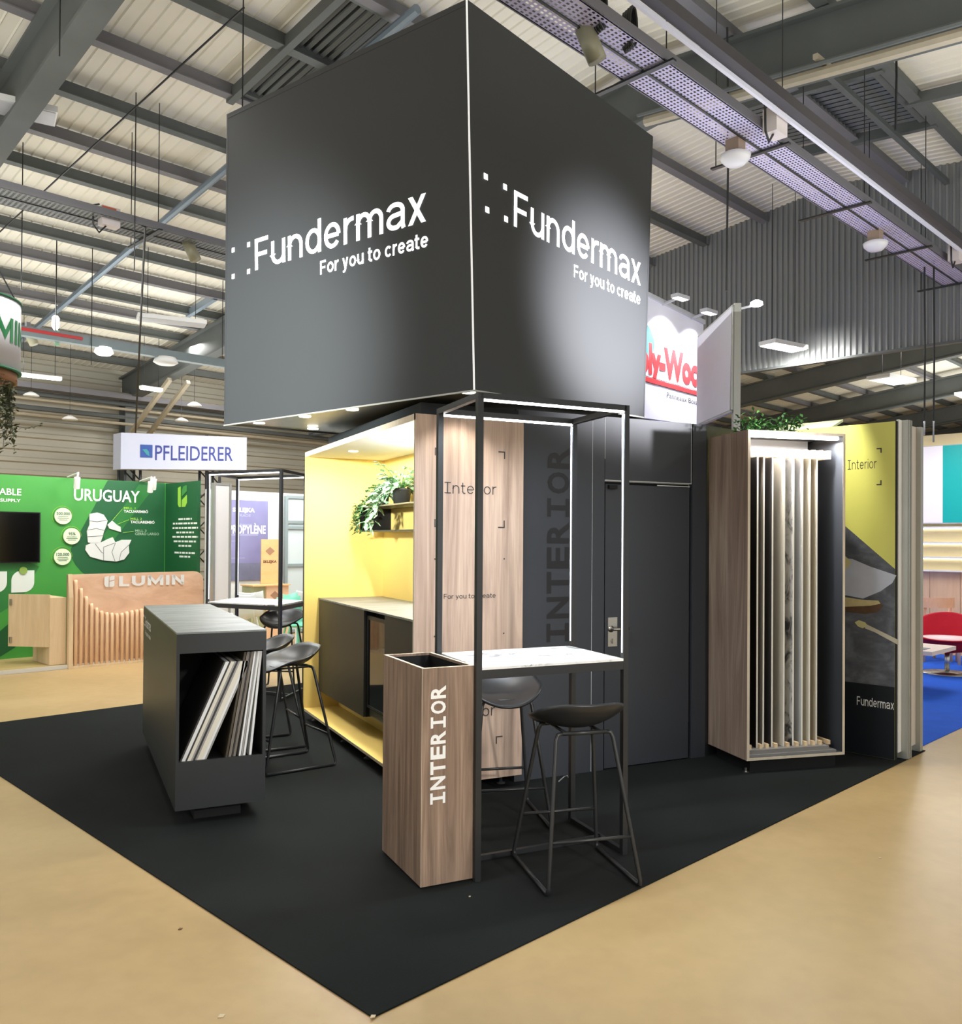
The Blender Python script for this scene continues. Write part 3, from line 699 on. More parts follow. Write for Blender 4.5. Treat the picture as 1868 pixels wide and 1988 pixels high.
for k in range(90):
    a_ = random.uniform(0, 6.28); ln = random.uniform(.08, .27); p = Vector((.78, PY, 2.09)); d = Vector((math.cos(a_) * .7, math.sin(a_), random.uniform(.15, .9)))
    q = p + d * ln; s_.tube([p, p.lerp(q, .6) + Vector((0, 0, .02)), q], .002, 4); b.leaf(q - d * .03, d + Vector((0, 0, -.3)), .12, .056, .35)
for y_, z_, x_ in ((3.25, 2.00, .70), (3.38, 1.96, .63), (3.46, 1.82, .61), (3.30, 1.92, .60), (3.5, 2.03, .7), (3.1, 2.08, .68), (3.42, 1.88, .60)):
    vine(b, (.74, PY + .08, 2.12), (x_, y_, z_), .06, 13, .105, .052, .06, s_)
vine(b, (.63, 3.38, 1.97), (.61, 3.42, 1.78), 0, 10, .085, .045, .04, s_)
vine(b, (.63, 3.44, 1.90), (.61, 3.44, 1.70), 0, 8, .055, .026, .012, s_)
b.open = True; b.build('foliage', LEAFV, t); s_.build('stem', LEAFG, t)
t = thing('trailing_plant', (.74, 3.6, 1.957), 'dark green small-leaved plant trailing over the left end of the wall shelf', 'plant')
b = MB(); b.lathe([(.05, 0), (.062, .08), (.066, .09)], (.78, 3.62, 1.958), 18); b.build('pot', mat('black_pot', (44, 46, 48), .35, vary=.03), t, True)
b = MB(); s_ = MB()
for k in range(15):
    y_ = random.uniform(3.42, 4.0); z_ = random.uniform(1.70, 1.98) if y_ > 3.7 else random.uniform(1.96, 2.1)
    vine(b, (.76, 3.6, 2.05), (random.uniform(.58, .70), y_, z_), .07, 14, .042, .026, .045, s_)
for k in range(6):
    y_ = random.uniform(3.80, 4.0)
    vine(b, (.64, y_ - .03, 1.98), (.61, y_, random.uniform(1.70, 1.8)), 0, 12, .04, .026, .03, s_)
b.open = True; b.build('foliage', LEAFD, t); s_.build('stem', LEAFG, t)

# ---------------------------------------------------------------- black storage cabin with the door
t = thing('storage_cabin', (1.8, 1.9, .007), 'black storage cabin of the stand with a door and tall dark lettering', 'cabin')
FY, BT = 1.43, 2.556
def pan(x0, x1, z0, z1, nm='wall_panel', m=BLACKW): 
    b = MB(); b.box(x0, x1, FY, FY + .04, z0, z1); return b.build(nm, m, t)
pan(.974, 1.593, .008, BT); pan(1.596, 1.700, .008, BT); pan(1.704, 2.487, 2.098, BT); pan(2.503, 2.632, .008, BT)
EDGE = mat('raw_panel_edge', (200, 202, 204), .5)
b = MB(); e = .0022
for xx, za, zb in ((1.5945, .01, BT), (2.488, 2.096, BT), (1.702, 2.25, BT)): b.box(xx - e / 2, xx + e / 2, FY - .002, FY + .001, za, zb)
b.box(1.700, 2.489, FY - .003, FY + .001, 2.0945, 2.099); b.build('panel_edge', EDGE, t)
b = MB(); b.box(1.712, 2.474, FY + .006, FY + .042, .016, 2.068); d = b.build('door', BLACKW, t)
b = MB(); b.prism([(1.737, FY + .001, .893), (1.817, FY + .001, .893), (1.817, FY + .001, 1.103), (1.737, FY + .001, 1.103)], (0, .005, 0)); b.build('handle_plate', STEEL, d)
b = MB(); b.tube([(1.762, FY, 1.02), (1.762, FY - .045, 1.02), (1.775, FY - .052, 1.021), (1.885, FY - .052, 1.024)], .010, 10); b.disc((1.762, FY + .0005, 1.02), .024, (0, -1, 0), .006); b.build('lever', STEEL, d, True)
b = MB(); b.disc((1.778, FY + .0005, .935), .016, (0, -1, 0), .005); b.box(1.772, 1.784, FY - .012, FY, .915, .95); b.build('lock', STEEL, d)
b = MB(); b.box(1.73, 1.80, FY - .02, FY + .006, 2.035, 2.062); b.build('door_closer', BLACKIN, d)
b = MB(); b.box(2.17, 2.473, FY - .003, FY + .004, 2.070, 2.076); b.build('seal_strip', EDGE, d)
b = MB(); b.box(1.704, 2.50, FY + .045, FY + .05, .008, 2.09); b.build('door_lining', BLACKIN, t)
b = MB(); c_, s1 = math.cos(HANG), math.sin(HANG)
b.prism([(2.632, FY, .008), (2.632 + 1.9 * c_, FY + 1.9 * s1, .008), (2.632 + 1.9 * c_ - .04 * s1, FY + 1.9 * s1 + .04 * c_, .008), (2.632 - .04 * s1, FY + .04 * c_, .008)], (0, 0, BT - .008)); b.build('side_wall', BLACK, t)
b = MB(); b.hexa([(.974, FY + .04, BT - .06), (2.62, FY + .04, BT - .06), (2.62, 3.5, BT - .06), (.974, 3.5, BT - .06)], [(.974, FY + .04, BT), (2.62, FY + .04, BT), (2.62, 3.5, BT), (.974, 3.5, BT)]); b.build('roof_panel', BLACK, t)
b = MB(); b.box(.26, .975, FY - .03, 3.56, 2.462, BT - .012); b.build('fascia_box', mat('black_matt_fascia', (36, 40, 42), .7, 0, .3, vary=.03), t)
b = MB(); b.box(.976, 1.0, FY + .04, 3.5, .008, BT - .06); b.build('side_wall', BLACK, t)
mono('INTERIOR', 'lettering', BLACKTXT, t, (1.402, FY, .925), Z, -X, .180, 1.400)
# adjustable feet and a cable on the floor by the cabin
b = MB(); pts = [(1.25, 1.3, 0.012), (1.353, 1.394, 0.012), (1.364, 1.371, 0.02), (1.351, 1.324, 0.012)]
b.tube(pts, .004, 6); tag(b.build('cable_end', mat('pale_cable', (150, 150, 150), .5)), 'short pale cable loop on the carpet at the foot of the cabin wall', 'cable')

# ---------------------------------------------------------------- the big header
spot('added_fill_spot', (-4.6, -.6, 2.7), (-.5, 2.85, 2.95), 4300, 36, (.95, 1, .98), blend=1.0, size=.2)  # unseen spot added to grade the left header face
spot('added_fill_spot', (6.2, -3.2, 2.3), (1.90, 1.57, 3.30), 14500, 17.5, (.96, .95, 1), blend=1.0, size=.2)  # unseen spot added to brighten the right header face low down
A, B_, D_ = Vector((.43, .96, 2.57)), Vector((-.67, 3.28, 2.56)), Vector((2.28, 1.74, 2.63))
a_, b_, d_ = Vector((.350, .934, 4.925)), Vector((-.6955, 3.1343, 4.9715)), Vector((2.3911, 1.7943, 4.8877))
K_, k_ = B_ + D_ - A, b_ + d_ - a_
t = thing('header_sign', (.9, 2.5, 2.56), 'huge black box header with white glowing lettering on top of the stand', 'sign')
HBL = mat('header_black_fabric', (50, 52, 54), .50, 0, .40, vary=.03, vscale=(1, 1, 1))
cen = (A + B_ + D_ + K_) / 4
def face(p, q, r, s, nm, m=HBL):
    n = (q - p).cross(s - p).normalized() 
    if n.dot(cen + Vector((0, 0, 1)) - p) < 0: n = -n
    b = MB(); b.hexa([p, q, r, s], [v + n * .02 for v in (p, q, r, s)]); return b.build(nm, m, t)
face(B_, A, a_, b_, 'left_face'); face(A, D_, d_, a_, 'right_face'); face(D_, K_, k_, d_, 'back_face'); face(K_, B_, b_, k_, 'back_face')
up2 = Vector((0, 0, .012))
b = MB(); b.hexa([v.lerp(cen, .01) + up2 for v in (A, D_, K_, B_)], [v.lerp(cen, .01) + up2 * 2.5 for v in (A, D_, K_, B_)]); b.build('soffit', mat('soffit_grey', (92, 92, 84), .32, 0, .5, vary=.04), t)
b = MB(); b.hexa([v - up2 * 3 for v in (a_, d_, k_, b_)], [v - up2 * 2 for v in (a_, d_, k_, b_)]); b.build('top_cover', HBL, t)
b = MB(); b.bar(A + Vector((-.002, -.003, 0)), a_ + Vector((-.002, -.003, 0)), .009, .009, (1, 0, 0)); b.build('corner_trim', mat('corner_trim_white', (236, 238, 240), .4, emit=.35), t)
b = MB()
for p, q in ((A, B_), (A, D_)): b.bar(p - Vector((0, 0, .004)), q - Vector((0, 0, .004)), .012, .010)
b.build('bottom_trim', ALU, t)
nL = (A - B_).cross(Z).normalized(); uL = (A - B_); uL.z = 0; uL.normalize()
# lettering on the left face is laid along the line B -> A (reads towards the corner)
LA = (A - B_).length; nrmL = (A - B_).cross(b_ - B_).normalized()
def onL(u, z): return A.lerp(B_, u / 2.568) .lerp(a_.lerp(b_, u / 2.568), (z - 2.565) / 2.41)
def onR(u, z): return A.lerp(D_, u / 2.008).lerp(a_.lerp(d_, u / 2.008), (z - 2.60) / 2.30)
SG = mat('white_lit_letters', (255, 255, 255))
o, e = onL(2.170, 3.703), onL(.374, 3.690)
grotesk('Fundermax', 'lettering', SG, t, o, e - o, onL(1.2, 4.2) - onL(1.2, 3.2), .234, (e - o).length, lift=.004)
o, e = onL(1.406, 3.535), onL(.357, 3.524)
grotesk('For you to create', 'lettering', SG, t, o, e - o, onL(1.2, 4.2) - onL(1.2, 3.2), .095, (e - o).length, wt=.155, lift=.004)
o, e = onR(.392, 3.676), onR(1.887, 3.638)
grotesk('Fundermax', 'lettering', SG, t, o, e - o, onR(1, 4.2) - onR(1, 3.2), .234, (e - o).length, lift=.004)
o, e = onR(1.030, 3.503), onR(1.891, 3.484)
grotesk('For you to create', 'lettering', SG, t, o, e - o, onR(1, 4.2) - onR(1, 3.2), .088, (e - o).length, wt=.155, lift=.004)
for fn, us in ((onL, ((2.475, 3.893), (2.472, 3.690), (2.272, 3.896), (2.270, 3.692))), (onR, ((.117, 3.884), (.126, 3.686), (.293, 3.878), (.300, 3.680)))):
    for u, z in us:
        b = MB(); p, q, r, s = fn(u, z), fn(u + (.034 if fn is onR else -.036), z), fn(u + (.034 if fn is onR else -.036), z + .036), fn(u, z + .036)
        n = (q - p).cross(s - p).normalized() * .004
        if n.dot(p - cen) < 0: n = -n
        b.prism([p + n, q + n, r + n, s + n], n * .2); b.build('logo_square', SG, t)
for (x, y) in ((-.42, 3.15), (-.188, 2.62), (.053, 3.30), (.026, 2.125), (.47, 1.126)):
    al = Vector((x, y, 0)); 
    zz = 2.566 + .03 * max(0, x) / 2.3 + .008
    b = MB(); b.lathe([(.045, 0), (.045, .008)], (x, y, zz), 20); b.build('downlight', DOWN, t)
    spot('header_downlight', (x, y, zz - .01), (x, y, 0), 22, 110, (1, .97, .9), size=.04)

# ---------------------------------------------------------------- walnut display cabinet with hanging samples
ang = math.radians(-10.8); O = Vector((2.572, .916, .10)); SF = Matrix.Translation(O) @ rotz(ang)
Wd, Dp, Ht = .812, .532, 2.358
t = thing('sample_cabinet', (.4, .26, -.093), 'tall walnut display cabinet open in front with upright sample panels', 'cabinet', frame=SF)
th = .020
b = MB(SF); b.box(0, th, 0, Dp, 0, Ht); b.build('side_panel', WALNUT, t)
b = MB(SF); b.box(Wd - th, Wd, 0, Dp, 0, Ht); b.build('side_panel', BLACKW, t)
b = MB(SF); b.box(th, Wd - th, 0, Dp, Ht - th, Ht); b.build('top_panel', BLACKW, t)
b = MB(SF); b.box(th, Wd - th, 0, Dp, 0, th); b.build('bottom_panel', BLACKW, t)
b = MB(SF); b.box(th, Wd - th, Dp - .02, Dp, th, Ht - th); b.build('back_panel', BLACKW, t)
b = MB(SF); e = -.0012
b.box(0, th, e, 0, 0, Ht); b.box(Wd - th, Wd, e, 0, 0, Ht); b.box(th, Wd - th, e, 0, 0, th); b.box(th, Wd - th, e, 0, Ht - th, Ht); b.build('edge_band', PALEWOOD, t)
b = MB(SF); b.box(th + .02, Wd - th - .02, .02, .06, Ht - th - .025, Ht - th - .004); b.build('led_bar', LED, t)
b = MB(SF); b.box(th, Wd - .06, .36, .37, 2.24, Ht - th); b.build('lit_back_strip', mat('lit_back_grey', (190, 190, 192), .5, vary=.02), t)  # pale strip puts the LED glow into the colour of the upper back
area('cabinet_lamp_light', (Wd / 2, .05, Ht - .06), .72, .03, 24, (1, .98, .95), SF)
b = MB(SF); b.box(th, Wd - th - .04, .015, Dp - .03, th, th + .016); b.box(th + .0, Wd - th - .09, .03, Dp - .03, th + .016, th + .045); b.build('base_tray', mat('tray_grey', (120, 118, 116), .5, vary=.03), t)
b = MB(SF); b.box(.05, Wd - .05, .04, Dp - .04, -.093, 0); b.build('plinth', BLACKIN, t)
b = MB(SF); b.lathe([(.025, 0), (.025, .004), (.01, .006), (.01, .03)], (.03, .06, -.093), 12); b.build('foot', STEEL, t)
nb = 10; px = lambda i: (.052, .142, .195, .267, .366, .443, .518, .582, .642, .712)[i]
for i in range(nb):
    xx = px(i); wt = .030
    b = MB(SF); b.box(xx, xx + wt, .07, Dp - .04, 2.175, 2.238); b.build('top_comb_block', PINE2, t)
    b = MB(SF); b.box(xx, xx + .024, .06, Dp - .04, th + .045, th + .075); b.build('bottom_comb_block', PINE2, t)
b = MB(SF); b.box(th, px(9) + .03, .30, .34, 2.238, 2.25); b.build('comb_rail', PINE2, t)
MARB2 = ramp_mat('veined_marble', [(.38, (70, 72, 76)), (.45, (160, 160, 160)), (.52, (206, 206, 204)), (.8, (222, 222, 220))], (5, 5, 3.5), .35, 10, 2.0, .45, w=(3, 1, 2))
PM = [('black', BLACKIN), ('greige', mat('panel_greige', (152, 142, 128), .5, vary=.04)), ('charcoal', mat('panel_charcoal', (66, 64, 64), .5, vary=.05)), ('cream', mat('panel_cream', (232, 222, 202), .5, vary=.02)),
      ('grey veined marble', MARB2), ('pale grey', mat('panel_pale_grey', (206, 206, 204), .5, vary=.02)), ('ivory', mat('panel_ivory', (224, 214, 192), .5, vary=.02)), ('beige', mat('panel_beige', (190, 180, 158), .5, vary=.02))]
xsb = (.128, .180, .252, .350, .428, .503, .566, .626)
for i, ((nm, m_), xx) in enumerate(zip(PM, xsb)):
    x1_ = xx; wd_ = .012
    tt_ = thing('sample_board', (x1_, .3, th + .046), 'upright %s sample panel, %s from left in the walnut display cabinet' % (nm, ordn[i]), 'sample panel', 'panels in the walnut cabinet', frame=SF)
    b = MB(SF); b.box(x1_, x1_ + wd_, .085, Dp - .06, th + .046, 2.176); b.build('board', m_, tt_)
    b = MB(SF); b.box(x1_, x1_ + wd_, .083, .085, th + .046, 2.176); b.build('front_edge', mat('panel_edge_white', (228, 224, 214), .5, vary=.02), tt_)
# plant on top
t = thing('leafy_plant', (.36, .30, Ht), 'low green leafy plant on top of the walnut display cabinet', 'plant', frame=SF)
b = MB(SF); b.box(.14, .56, .22, .36, Ht + .001, Ht + .03); b.build('trough', BLACKIN, t)
b = MB(SF); s_ = MB(SF)
for k in range(330):
    p = Vector((random.uniform(.10, .62), random.uniform(.17, .40), Ht + random.uniform(.03, .15) * random.uniform(.5, 1.2))); d = Vector((random.uniform(-1, 1), random.uniform(-1, .6), random.uniform(-.2, 1)))
    b.leaf(p, d, random.uniform(.03, .06), .026, .25)
for k in range(14):
    x = random.uniform(.15, .55); s_.tube([(x, .29, Ht + .02), (x + random.uniform(-.05, .05), .27, Ht + random.uniform(.09, .15))], .0025, 4)
b.open = True; b.build('foliage', LEAFG, t); s_.build('stem', LEAFG, t)

# ---------------------------------------------------------------- printed yellow panel and the aluminium wall end
GX = 6.842      # plane across the hall
GRAPH_Y = mat('print_yellow_green', (216, 213, 110), .5, vary=.015)
t = thing('graphic_panel', (GX, 2.9, .007), 'tall printed panel, yellow green above a photo of stone and dark below', 'panel', frame=HALL)
b = MB(HALL); b.box(GX, GX + .03, 2.425, 3.72, .008, 2.585); b.build('board', GRAPH_Y, t)
b = MB(HALL); b.box(GX - .0005, GX + .03, 2.418, 2.4248, .008, 2.585); b.build('edge_strip', BLACKIN, t)
def pol(nm, pts, m, lift): 
    b = MB(HALL); b.open = True; b.poly([(GX - lift, p[0], p[1]) for p in pts]); return b.build(nm, m, t)
STONE = ramp_mat('print_dark_stone', [(.3, (66, 68, 74)), (.5, (92, 95, 102)), (.7, (126, 130, 136))], (4, 4, 6), .5, 9, .5)
pol('stone_print', [(2.426, .53), (2.426, (2.407, 1.458)[1]), ((2.809, 1.793)[0], (2.809, 1.793)[1]), (3.715, 2.02), (3.715, .53)], STONE, .001)
pol('dark_base_print', [(2.426, .009), (2.426, .56), (3.715, .56), (3.715, .009)], mat('print_black_blue', (30, 33, 38), .35, 0, .5), .0015)
pol('paper_print', [(2.808, 1.532), (2.748, 1.529), (2.609, 1.472), (2.415, 1.41), (2.445, 1.351), (2.532, 1.284), (2.664, 1.221), (2.808, 1.242), (3.4, 1.45), (3.4, 1.9)], mat('print_paper', (196, 200, 214), .5, vary=.05, vscale=(9, 9, 9)), .002)
pol('butter_print', [(2.809, 1.557), (2.756, 1.509), (2.76, 1.484), (2.8, 1.443), (2.816, 1.467)], mat('print_butter', (214, 206, 150), .5), .003)
pol('bread_print', [(2.808, 1.218), (2.648, 1.206), (2.539, 1.204), (2.509, 1.174), (2.547, 1.124), (2.648, 1.102), (2.807, 1.112)], mat('print_bread_crust', (98, 74, 54), .5, vary=.2, vscale=(20, 20, 20)), .0025)
pol('crumb_print', [(2.808, 1.226), (2.648, 1.21), (2.547, 1.212), (2.531, 1.189), (2.609, 1.168), (2.807, 1.149)], mat('print_bread_crumb', (206, 190, 140), .5, vary=.1, vscale=(20, 20, 20)), .003)
pol('knife_print', [(2.663, 1.025), (2.636, 1.023), (2.402, 0.923), (2.402, 0.884), (2.569, 0.964), (2.647, 0.99)], mat('print_knife', (206, 198, 176), .5), .0025)
pol('butter_print', [(2.727, 1.032), (2.695, 1.051), (2.647, 1.038), (2.632, 1.019), (2.663, 0.989), (2.703, 1.002)], mat('print_butter', (214, 206, 150), .5), .003)
grotesk('Interior', 'lettering', PR, t, (GX, (2.786, 2.225)[0], 2.233), -Y, Z, .076, (2.786, 2.225)[0] - (2.565, 2.241)[0], frame=HALL, wt=.085, xh=.74, gap=.16)
b = MB(HALL); b.open = True
for zz, sy in ((2.388, -1), (2.101, 1)):
    bracket(b, (GX, (2.526, 2.386)[0], zz), -Y, Z, -1, sy, .038, .009); bracket(b, (GX, 2.962, zz), -Y, Z, 1, sy, .038, .009)
b.build('corner_marks', PR, t)
grotesk('Fundermax', 'lettering', mat('white_vinyl', (240, 240, 238), .5), t, (GX, (2.709, 0.397)[0], .388), -Y, Z, .068, abs((2.709, 0.397)[0] - (2.431, 0.4)[0]), frame=HALL)
spot('panel_lamp_light', (6.2, 3.0, 3.2), (GX, 3.10, 2.35), 110, 60, (1, .98, .9), HALL)
b = MB(HALL); b.prism([(6.9, 3.55, 2.57), (6.9, 2.95, 2.57), (7.15, 2.95, 2.66), (7.15, 3.55, 2.66)], (0, 0, .02)); tag(b.build('lamp_shield', mat('pale_green_shield', (206, 214, 170), .5)), 'pale tilted lamp shield above the yellow printed panel', 'lamp')
t = thing('partition_wall', (7.05, 4.0, .007), 'end of a white partition wall in aluminium profiles right of the yellow panel', 'wall', frame=HALL)
b = MB(HALL); b.box(6.876, 6.94, 2.412, 2.43, .06, 2.60); b.build('cover_strip', WHITE, t)
b = MB(HALL); b.box(6.94, 7.03, 2.37, 2.45, .008, 2.60); b.box(6.958, 6.972, 2.362, 2.37, .008, 2.60); b.box(6.995, 7.012, 2.362, 2.37, .008, 2.60); b.build('profile_post', ALU, t)
b = MB(HALL); b.box(7.03, 7.27, 2.42, 2.44, .06, 2.58); b.build('infill_panel', mat('infill_beige', (206, 196, 184), .45, vary=.02), t)
b = MB(HALL); b.box(7.27, 7.33, 2.385, 2.45, .008, 2.58); b.build('profile_post', ALU, t)
b = MB(HALL); b.box(6.90, 7.31, 2.45, 5.6, .008, 2.56); b.build('wall_core', WHITE, t)
b = MB(HALL); b.box(7.33, 7.40, 2.50, 2.53, .06, 1.50); k = b.build('side_rail', BLACKIN, t)
for zz in (.4, .75, 1.1, 1.45):
    b = MB(HALL); b.disc((7.36, 2.50, zz), .012, (0, -1, 0), .006, 10); b.build('screw_head', STEEL, k)

# ================================================================== NEIGHBOURING STANDS
# ---------------------------------------------------------------- green booth
G1 = mat('print_green', (68, 152, 64), .45, vary=.04, vscale=(1, 1, 1)); G2 = mat('print_dark_green', (28, 92, 52), .45, vary=.06, vscale=(1, 1, 1)); G3 = mat('print_mid_green', (44, 120, 56), .45, vary=.04)
GY = 12.5; GXE = 5.711; WV = mat('print_white', (240, 242, 238), .5)
t = thing('booth_wall', (3.6, 12.55, .05), 'green printed booth wall with a white country map, round plaques and white headings', 'wall', frame=HALL)
b = MB(HALL); b.box(1.2, GXE + .05, GY, GY + .06, .05, 2.49); b.build('back_panel', G1, t)
b = MB(HALL); b.box(GXE, GXE + .05, 11.48, GY, .05, 2.48); b.build('side_panel', G2, t)
def gpol(nm, pts, m, lift=.002, par=None, th=None):
    b = MB(HALL)
    if th: b.prism([(p[0], GY - lift, p[1]) for p in pts], (0, -th, 0))
    else: b.open = True; b.poly([(p[0], GY - lift, p[1]) for p in pts])
    return b.build(nm, m, par or t)
gpol('green_swath', [(4.839, 2.459), (4.664, 2.092), (4.356, 1.502), (4.371, 1.387), (4.42, 1.286), (4.505, 1.184), (4.696, 1.034), (5.70, .9), (5.70, 2.485), (4.86, 2.488)], G2)
gpol('green_swath', [(5.308, 2.453), (4.797, 1.692), (4.885, 1.545), (5.541, 2.427)], G3, .003)
gpol('green_swath', [(1.3, 1.6), (3.0, 1.55), (3.847, 1.316), (3.952, 1.265), (3.863, 1.093), (3.725, 0.821), (3.477, 0.663), (1.3, .5)], G3)
gpol('green_swath', [(3.479, 0.425), (3.969, 0.846), (3.974, 0.391), (3.483, 0.086), (1.3, .1), (1.3, .4)], G2, .003)
text('URUGUAY', 'lettering', WV, t, (*(4.391, 2.177)[:1], GY, 2.185), X, Z, .160, .925, HALL, bold=.018, lift=.008)
text('SUSTAINABLE', 'lettering', WV, t, ((3.717, 2.206)[0], GY, 2.222), X, Z, .085, .74, HALL, bold=.015, align='R', lift=.008)
text('PRODUCTION · SUPPLY', 'lettering', WV, t, ((3.711, 2.158)[0], GY, 2.130), X, Z, .040, .80, HALL, bold=.02, align='R')
MAPM = mat('map_white', (222, 222, 218), .5, vary=.02)
def mp(*pts): return pts
gpol('map_piece', [(4.601, 1.996), (4.707, 2.02), (4.794, 1.993), (4.852, 1.906), (4.831, 1.825), (4.803, 1.758), (4.782, 1.67), (4.755, 1.597), (4.69, 1.574), (4.584, 1.596), (4.569, 1.755), (4.603, 1.843)], MAPM, .002, None, .02)
gpol('map_piece', [(4.853, 1.847), (4.918, 1.908), (4.984, 1.85), (5.036, 1.821), (5.044, 1.747), (4.97, 1.768), (4.875, 1.796)], MAPM, .002, None, .02)
gpol('map_piece', [(4.557, 1.552), (4.648, 1.596), (4.769, 1.597), (4.869, 1.649), (4.927, 1.671), (4.965, 1.597), (5.06, 1.635), (5.195, 1.636), (5.158, 1.553), (5.167, 1.448), (5.093, 1.351), (4.982, 1.323), (4.8, 1.34), (4.614, 1.393), (4.55, 1.487)], MAPM, .002, None, .02)
b = MB(HALL)
for pts in ((((4.595, 1.901)), ((4.709, 1.889)), ((4.838, 1.914))), (((4.575, 1.77)), ((4.695, 1.794)), ((4.818, 1.766))), (((4.576, 1.676)), ((4.789, 1.692))), (((4.798, 1.531)), ((4.8, 1.34))), (((4.683, 1.574)), ((4.77, 1.457)), ((4.799, 1.442))), (((4.965, 1.59)), ((4.915, 1.457)), ((4.96, 1.33))), (((5.158, 1.561)), ((5.047, 1.456)), ((5.019, 1.337))), (((4.798, 1.531)), ((4.958, 1.59)))):
    b.tube([(p[0], GY - .023, p[1]) for p in pts], .004, 4)
b.build('border_lines', mat('map_line_grey', (120, 122, 120), .5), t)
LIME = mat('lime_print', (150, 205, 70), .5)
for (q, l1, l2, a_, m2) in (((5.086, 2.083), 'MILL 1', 'TACUAREMBÓ', (4.918, 1.915), WV), ((5.185, 1.929), 'MILL 2', 'TACUAREMBÓ', (4.984, 1.857), WV), ((5.254, 1.757), 'MILL 3', 'CERRO LARGO', (5.067, 1.739), mat('faint_green_print', (150, 180, 150), .5))):
    text(l1, 'lettering', LIME if m2 is WV else m2, t, (q[0], GY - .004, q[1]), X, Z, .03, .17, HALL, bold=.02); text(l2, 'lettering', m2, t, (q[0], GY - .004, q[1] - .05), X, Z, .035, .36, HALL, bold=.03)
    b = MB(HALL); b.tube([(q[0] - .02, GY - .005, q[1]), (a_[0], GY - .03, a_[1])], .003, 4); b.build('leader_line', LIME, t)
CRM = mat('plaque_cream', (226, 236, 200), .5, vary=.02)
for (px_, s_) in (((4.243, 1.958), '500.000'), ((4.361, 1.681), '95%'), ((4.242, 1.396), '120.000')):
    b = MB(HALL); b.disc((px_[0], GY - .02, px_[1]), .113, (0, -1, 0), .015, 30); d = b.build('round_plaque', CRM, t)
    text(s_, 'lettering', mat('print_teal_grey', (90, 120, 110), .5), d, (px_[0], GY - .037, px_[1] + .015), X, Z, .038, None, HALL, bold=.02, align='C')
    b = MB(HALL)
    for k, w_ in enumerate((.13, .15, .11)): b.box(px_[0] - w_ / 2, px_[0] + w_ / 2, GY - .0375, GY - .0365, px_[1] - .012 - .022 * k, px_[1] - .005 - .022 * k)
    b.build('small_print', mat('print_teal_grey', (90, 120, 110), .5), d)
    b = MB(HALL); b.tube([(px_[0] + .135 * math.cos(a), GY - .004, px_[1] + .135 * math.sin(a)) for a in [i * .2 for i in range(20)]], .003, 4); b.build('ring_line', LIME, t)
for (ul, lr) in (((3.608, 1.216), (3.89, 0.925)), ((3.277, 1.209), (3.554, 0.931))):
    x0, z1, x1, z0 = ul[0], ul[1], lr[0], lr[1]; r_ = .13
    pts = [(x0, z0)] + [(x1 - r_ + r_ * math.cos(a), z0 + r_ + r_ * math.sin(a)) for a in [-1.57 + i * .26 for i in range(7)]] + [(x1, z1)] + [(x0 + r_ + r_ * math.cos(a), z1 - r_ + r_ * math.sin(a)) for a in [1.57 + i * .26 for i in range(7)]]
    lf = gpol('leaf_plate', pts, mat('leaf_plate_white', (226, 232, 226), .5), .002, None, .006)
    b = MB(HALL); b.disc(((x0 + x1) / 2 + .0, GY - .012, z1 - .0), .05, (0, -1, 0), .01, 20); b.build('badge', mat('badge_green', (140, 170, 80), .5), lf)
# small writing on the side panel
b = MB(HALL)
rows = [(1.93, .42), (1.865, .78), (1.80, .80), (1.735, .55), (1.67, .80), (1.605, .72), (1.54, .40), (1.44, .66), (1.385, .34)]
for zz, w_ in rows:
    y = 11.85 + w_ / 2
    while y > 11.85 - w_ / 2:
        l_ = random.uniform(.05, .14); b.box(GXE - .002, GXE - .001, max(y - l_, 11.85 - w_ / 2), y, zz, zz + .026); y -= l_ + .025
b.build('small_print', WV, t)
b = MB(HALL)
b.prism([(GXE - .002, 12.08, 2.40), (GXE - .002, 12.0, 2.42), (GXE - .002, 11.98, 2.12), (GXE - .002, 12.04, 2.12), (GXE - .002, 12.08, 2.16)], (-.004, 0, 0)); b.build('leaf_logo', LIME, t)
b = MB(HALL); b.prism([(GXE - .002, 11.95, 2.22), (GXE - .002, 11.80, 2.29), (GXE - .002, 11.79, 2.18), (GXE - .002, 11.84, 2.12), (GXE - .002, 11.95, 2.12)], (-.004, 0, 0)); b.build('leaf_logo', LIME, t)
b = MB(HALL); b.prism([(GXE - .002, 11.95, 2.27), (GXE - .002, 11.95, 2.36), (GXE - .002, 11.90, 2.42), (GXE - .002, 11.80, 2.43), (GXE - .002, 11.80, 2.34)], (-.004, 0, 0)); b.build('leaf_logo', mat('print_leaf_green', (64, 140, 66), .5), t)
b = MB(HALL); b.box(1.2, GXE, 11.42, GY, .002, .05); tag(b.build('booth_platform', ramp_mat('oak_platform', [(.3, (176, 152, 96)), (.7, (206, 182, 126))], (1.2, 9, 6), .5)), 'low oak coloured floor platform in front of the green booth wall', 'platform')
b = MB(HALL); b.box(1.2, GXE, 11.405, 11.419, .002, .052); tag(b.build('edge_profile', mat('edge_pale', (206, 204, 196), .5)), 'pale edge strip along the front of the oak platform of the green booth', 'edging')
t = thing('television', (2.9, GY - .05, 1.32), 'black television on the green booth wall, cut by the left edge of the photo', 'television', frame=HALL)
b = MB(HALL); b.box(2.55, 3.94, GY - .07, GY - .02, 1.321, 1.999); b.build('housing', BLACKIN, t)
b = MB(HALL); b.box(2.565, 3.925, GY - .072, GY - .07, 1.336, 1.984); b.build('screen', mat('screen_black', (8, 8, 9), .12), t)
